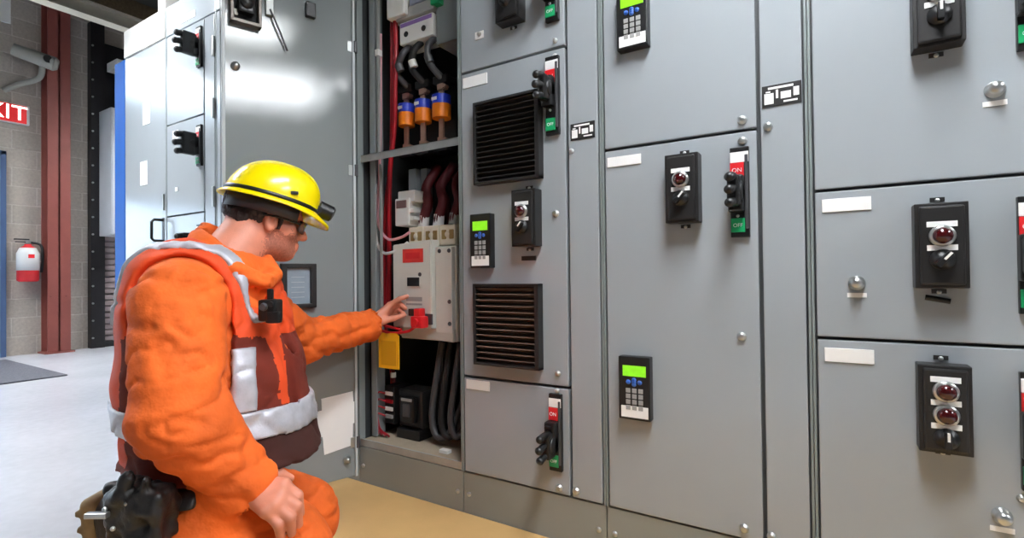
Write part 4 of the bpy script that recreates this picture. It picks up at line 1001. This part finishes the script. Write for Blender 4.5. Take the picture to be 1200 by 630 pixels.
def tape(name, fn, off=0.027):
    F = vest_field(off); clip(F, lambda X, Y, Z: (hem_b + (hem_f-hem_b)*(X+.3)/.4) - Z)
    # thin skin: keep only what lies outside a slightly smaller vest
    G = vest_field(off-0.012); F.A = np.maximum(F.A, -G.A)
    clip(F, fn)
    V, Q = F.mesh()
    if len(Q) == 0: return
    N = normals(V, Q); V = V + N*0
    Vd = folds(V)*.75
    cdir = V - np.array([np.mean(V[:, 0]), np.mean(V[:, 1]), 0]); 
    # move along the vest's own outward direction
    eps = 0.006
    g = np.stack([samp(T, V+np.eye(3)[i]*eps)-samp(T, V-np.eye(3)[i]*eps) for i in range(3)], 1); g /= np.maximum(np.linalg.norm(g, axis=1), 1e-9)[:, None]
    V = V + g*Vd[:, None]; V = relax(V, Q, 1, .3)
    return obj_from(name, V, Q, [SILVER], None, vest)
def samp(F, P):
    i = np.clip(np.round((P-F.lo)/F.h).astype(int), 0, F.n-2)
    q = (P-F.lo)/F.h; i = np.clip(np.floor(q).astype(int), 0, F.n-2); f = q-i; r = 0
    for a in (0, 1):
        for b in (0, 1):
            for c in (0, 1):
                w = (f[:, 0] if a else 1-f[:, 0])*(f[:, 1] if b else 1-f[:, 1])*(f[:, 2] if c else 1-f[:, 2])
                r = r + w*F.A[i[:, 0]+a, i[:, 1]+b, i[:, 2]+c]
    return r
zf0, zb0 = zt(320, 497, 1.10), zt(140, 468, 1.22)
xf0, xb0 = loc(320, 497, 1.10)[0], loc(140, 468, 1.22)[0]
beltc = lambda X: zb0 + (zf0-zb0)*(X-xb0)/(xf0-xb0)
tape('waist_tape', lambda X, Y, Z: np.abs(Z-beltc(X)) - .030 + 0*Y)
xa, xb_ = loc(272, 445, 1.05)[0], loc(300, 445, 1.05)[0]
ymid = loc(0, 430, 1.22)[1]
qa, qb = loc(286, 450, 1.0), loc(286, 450, 1.3); qn = np.array([qb[1]-qa[1], qa[0]-qb[0]]); qn /= np.linalg.norm(qn)
qd = lambda X, Y: (X-qa[0])*qn[0] + (Y-qa[1])*qn[1]
tape('chest_tape', lambda X, Y, Z: np.maximum(np.maximum(np.abs(qd(X, Y))-.026, Y-ymid), np.maximum(Z-zt(285, 410, 1.05), beltc(X)+.03-Z)) )
tape('lower_tape', lambda X, Y, Z: np.maximum(np.maximum(np.abs(qd(X, Y)+.012)-.022, Y-ymid), np.maximum(Z-beltc(X)+.03, zt(285, 528, 1.05)-Z)))
ys = loc(0, 330, 1.155)[1]
tape('shoulder_tape', lambda X, Y, Z: np.maximum(np.abs(Y-ys-.04*np.clip((X-loc(250, 300, 1.12)[0])/.1, -1, 0))-.019, zt(284, 382, 1.08)-Z + 0*X))

# ---- boots
def sdbox(c, half, r, M):
    def fn(X, Y, Z):
        q = [np.abs((X-c[0])*M[0, i]+(Y-c[1])*M[1, i]+(Z-c[2])*M[2, i])-half[i]+r for i in range(3)]
        return np.sqrt(sum(np.maximum(v, 0)**2 for v in q)) + np.minimum(np.maximum(np.maximum(q[0], q[1]), q[2]), 0) - r
    return fn
def boot(an, heel, toe):
    c = (heel+toe)/2; L = np.linalg.norm(toe-heel); ax = (toe-heel)/L; sd = np.array([0, 1.0, 0]); sd = sd-ax*(ax@sd); sd /= np.linalg.norm(sd); up = np.cross(ax, sd)
    if up@(an-c) < 0: up = -up
    M = np.stack([ax, sd, up], 1); h = 0.005
    F = Field(c-.24, c+.24, h)
    F.cap(heel+up*.055+ax*.045, toe+up*.045-ax*.05, .045, .042, 0.02); F.cap(heel+up*.055+ax*.045, an, .046, .062, 0.03)
    V, Q = F.mesh(); V = relax(V, Q, 2, .4)
    b = obj_from('boot', V, Q, [BOOTM], None, man)
    S = Field(c-.24, c+.24, h)
    S.put(c-.2, c+.2, sdbox(c+up*.006, (L/2+.004, .047, .017), .016, M), 0.005)
    for k in range(7):
        if k == 2: continue
        q = heel + ax*(L*(.10+.13*k)) - up*.012
        S.put(q-.06, q+.06, sdbox(q, (.008, .043, .008), .004, M), 0.004)
    V, Q = S.mesh(); V = relax(V, Q, 1, .3)
    s = obj_from('sole', V, Q, [SOLE], None, b); s['label'] = 'tan ribbed sole'
hb = loc(114, 578, 1.18); boot(AnR, hb, np.array([hb[0]+.015, hb[1]+.01, .022]))
hb2 = AnL + np.array([-.11, 0, .07]); boot(AnL, hb2, np.array([hb2[0]+.0, hb2[1], .03]))

# ---- tool belt with pouch
bf = lambda X: zt(160, 566, 1.15) + 0*X
Fb = Field(LO, HI, 0.0065); Fb.A = T.A - 0.012
bx0, bx1, bz0, bz1 = loc(150, 572, 1.15)[0], loc(250, 552, 1.02)[0], loc(150, 572, 1.15)[2], loc(250, 552, 1.02)[2]
clip(Fb, lambda X, Y, Z: np.abs(Z-(zt(160, 578, 1.08)+.10*(X-bx0))) - .018 + 0*Y); clip(Fb, lambda X, Y, Z: X - loc(232, 560, 1.0)[0] + 0*Y + 0*Z)
V, Q = Fb.mesh(); V = relax(V, Q, 1, .3)
tb = obj_from('tool_belt', V, Q, [LEATH], None, man)
def pm(name, fn, mats_): 
    pass
pc = loc(168, 602, 0.965)
Fp = Field(pc-.14, pc+.14, 0.005); Mp = TM
Fp.put(pc-.1, pc+.1, sdbox(pc, (.055, .032, .055), .014, Mp), 0.01)
Fp.put(pc-.1, pc+.1, sdbox(pc+np.array([-.045, .03, .012]), (.030, .03, .045), .012, Mp), 0.01)
Fp.cap(pc+np.array([.02, -.02, .02]), pc+np.array([.025, -.03, .07]), .012, .012, 0.008)
Fp.cap(pc+np.array([-.03, -.02, .04]), pc+np.array([-.01, -.02, .085]), .010, .010, 0.008)
Fp.cap(pc+np.array([-.035, -.03, -.06]), pc+np.array([.04, -.03, -.06]), .018, .018, 0.01)
V, Q = Fp.mesh(); V = relax(V, Q, 1, .3); V = V + normals(V, Q)*((vnoise(V*38)-.5)*.02 + (vnoise(V*90)-.5)*.008)[:, None]
po = obj_from('pouch', V, Q, [LEATH], None, tb)
def hardware(items, name, parent):
    m = MB()
    for it in items: it(m)
    return m.build(name, parent)
L3 = lambda x, y, z: tuple(loc(x, y, z))
MB().box(*[v for p in zip(pc-np.array([.075, .046, -.012]), pc-np.array([.035, .034, -.022])) for v in p], STEEL, 0.002).build('steel_clip', tb)
for dx, dz in ((-.005, .035), (.028, .018), (-.03, -.01), (.042, -.02), (-.045, .025), (.012, -.035)):
    q = pc+np.array([dx, -.034, dz]); MB().lathe(tuple(q), (0, -1, 0), [(0, .0045), (.003, .004), (.005, .002), (.005, 0)], STEEL, 12).build('rivet', tb)

# ---- hard hat
hp = math.radians(15)
qf = np.array([math.cos(psi)*math.cos(hp), math.sin(psi)*math.cos(hp), -math.sin(hp)]); qu = np.cross(qf, hl)
QO = hd(.010, 0, .044)
def hp3(f, l, u): return tuple(float(v) for v in QO + qf*f + hl*l + qu*u)
hat = MB(); i0 = hat._mi(HELM); rings = []
ns, nr = 56, 16
def ringpts(fn): return [hat.bm.verts.new(hp3(*fn(2*PI*k/ns))) for k in range(ns)]
A0, B0, H0 = .116, .101, .106
prof = []
for j in range(nr):
    t = (j+1)/nr*PI/2
    def fn(a, t=t):
        rr = math.sin(t)**.86
        crest = .006*math.exp(-(math.sin(a)*rr*B0/.02)**2)
        return (A0*rr*math.cos(a)+.016*math.cos(t), B0*rr*math.sin(a), H0*math.cos(t)**.9 + crest*math.cos(t))
    prof.append(fn)
def brim(wd, dz):
    def fn(a):
        pk = max(0, math.cos(a))**3
        r = 1 + wd*(1+2.0*pk)
        return (A0*r*math.cos(a) + .0*pk, B0*(1+wd)*math.sin(a), dz*(1+1.4*pk))
    return fn
prof += [brim(.05, -.004), brim(.115, -.010), brim(.118, -.014), brim(.045, -.010)]
def inner(t):
    return lambda a: ((A0-.005)*math.sin(t)**.86*math.cos(a)+.016*math.cos(t), (B0-.005)*math.sin(t)**.86*math.sin(a), (H0-.005)*math.cos(t)**.9 - .004)
prof += [inner(PI/2*(1-.12*k)) for k in range(8)]
top = hat.bm.verts.new(hp3(.016, 0, H0+.006)); R = [ringpts(f) for f in prof]; bot = hat.bm.verts.new(hp3(.013, 0, H0-.012))
def face(q):
    f = hat.bm.faces.new(q); f.material_index = i0; f.smooth = True
for k in range(ns): face((top, R[0][k], R[0][(k+1) % ns]))
for X_, Y_ in zip(R, R[1:]):
    for k in range(ns): face((X_[k], Y_[k], Y_[(k+1) % ns], X_[(k+1) % ns]))
for k in range(ns): face((bot, R[-1][(k+1) % ns], R[-1][k]))
hat = hat.build('hard_hat', man)
def band(name, rs, u0, u1, th, m, a0=0, a1=2*PI, parent=hat, close=True, tilt=0.0):
    mb = MB(); i = mb._mi(m); n = 48; rows = []
    for k in range(n+1):
        a = a0+(a1-a0)*k/n
        rows.append([mb.bm.verts.new(hp3(A0*r*math.cos(a), B0*r*math.sin(a), u + tilt*math.cos(a))) for r, u in ((rs, u0), (rs, u1), (rs-th, u1), (rs-th, u0))])
    for X_, Y_ in zip(rows, rows[1:]):
        for j in range(4):
            f = mb.bm.faces.new((X_[j], X_[(j+1) % 4], Y_[(j+1) % 4], Y_[j])); f.material_index = i; f.smooth = j in (0, 2)
    return mb.build(name, parent)
band('lamp_strap', 1.02, -.001, .009, .04, BLACK, parent=hat, tilt=0)
band('suspension_band', .93, -.044, -.004, .05, mat('dark_grey_band', (46, 44, 46), 0.5), 0.9, 2*PI-0.9)
m = MB()
M_ = np.stack([qf, hl, qu], 1)
m.cyl(hp3(.118, 0, .018), hp3(.154, 0, .014), .024, BLACK, .022, 22).cyl(hp3(.154, 0, .014), hp3(.159, 0, .013), .022, GREYW, .018, 22).cyl(hp3(.113, -.03, .012), hp3(.113, .03, .012), .011, BLACK)
hl_ = m.build('headlamp', hat); hl_['label'] = 'black headlamp'
MB().box(-.009, .009, -.004, .004, -.004, .004, BLACK, .001, Matrix.Translation(hp3(.040, -.0955, .024)) @ Matrix.Rotation(psi, 4, 'Z')).build('side_slot', hat)
# safety glasses
g = MB()
for s in (-1, 1):
    g.tube([tuple(hd(-.012, .083*s, -.008)), tuple(hd(.03, .081*s, -.008)), tuple(hd(.075, .066*s, -.012)), tuple(hd(.094, .058*s, -.014))], .0028, BLACK, 8)
g.tube([tuple(hd(.094, .058*s_, -.006)) if abs(s_) == 1 else tuple(hd(.117, 0, -.004)) for s_ in (-1, -.5, 1) if abs(s_) == 1 or s_ == -.5], .003, BLACK, 8)
g = g.build('safety_glasses', man)
lm = MB()
for s in (-1, 1):
    prev = None; i = lm._mi(GLASSD)
    for k in range(9):
        t = k/8; l = s*(.010+.048*t); f = .116-.022*t**1.6
        row = [lm.bm.verts.new(tuple(hd(f+df, l, u))) for df, u in ((0, -.006), (-.003, -.040+.008*abs(t-.5)), (-.0055, -.040+.008*abs(t-.5)), (-.0025, -.006))]
        if prev:
            for j in range(4):
                q = lm.bm.faces.new((prev[j], prev[(j+1) % 4], row[(j+1) % 4], row[j])); q.material_index = i; q.smooth = True
        prev = row
lm.build('lens', g)

# ---- gas monitor clipped to the chest and zip
gp = loc(318, 362, 1.13)
def tobj(mb, name, label, cat, p):
    o = mb.build(name, None, tuple(p)); o.rotation_euler = (0, 0, YAW); o.location = tuple(BASE + np.array([p[0]*_c-p[1]*_s, p[0]*_s+p[1]*_c, p[2]])); return tag(o, label, cat)
gm = MB(); x, y, z = gp
gm.box(x-.022, x+.018, y-.018, y+.02, z-.026, z+.022, BLACK, .006).box(x-.005, x+.026, y-.02, y+.0, z-.03, z-.004, BLACK, .005).cyl((x-.008, y-.018, z+.006), (x-.008, y-.026, z+.006), .009, GREYW, .007).cyl((x+.008, y-.018, z+.012), (x+.008, y-.024, z+.012), .006, BLACKM).box(x-.008, x+.004, y-.006, y+.006, z+.02, z+.045, BLACK, .004)
tobj(gm, 'gas_monitor', 'small black gas monitor clipped to the chest of the orange coverall', 'gas monitor', gp)

# ------------------------------------------------------------------ sky, camera, colour
wd = bpy.data.worlds.new('sky'); scene.world = wd; wd.use_nodes = True
nt = wd.node_tree; bg = nt.nodes['Background']
bg.inputs['Color'].default_value = (0.66, 0.83, 1.0, 1); bg.inputs['Strength'].default_value = 4.8
def portal(y0, y1, z0, z1):
    l = bpy.data.lights.new('daylight_portal', 'AREA'); l.shape = 'RECTANGLE'; l.size = y1-y0; l.size_y = z1-z0
    l.cycles.is_portal = True
    o = bpy.data.objects.new('daylight_portal', l); COL.objects.link(o)
    o.matrix_world = Matrix.Translation((XW-0.21, (y0+y1)/2, (z0+z1)/2)) @ Matrix(((0, 0, -1, 0), (1, 0, 0, 0), (0, -1, 0, 0), (0, 0, 0, 1)))
portal(DY0, DY1, 0, DZ1); portal(CY0, CY1, CZ0, CZ1)

cam = bpy.data.cameras.new('camera'); cam.sensor_width = 36.0; cam.lens = F_PX/1200*36.0; cam.clip_start = 0.02
co = bpy.data.objects.new('camera', cam); COL.objects.link(co)
R = Matrix([[_rt[i], _up[i], -_fw[i]] for i in range(3)])
co.matrix_world = Matrix.Translation(CAM.tolist()) @ R.to_4x4()
scene.camera = co
vs = scene.view_settings; vs.view_transform = 'Standard'; vs.look = 'None'; vs.gamma = 1.0; vs.use_curve_mapping = False; vs.exposure = 0.5
scene.cycles.use_denoising = True
scene.cycles.max_bounces = 8; scene.cycles.diffuse_bounces = 4; scene.cycles.sample_clamp_indirect = 8
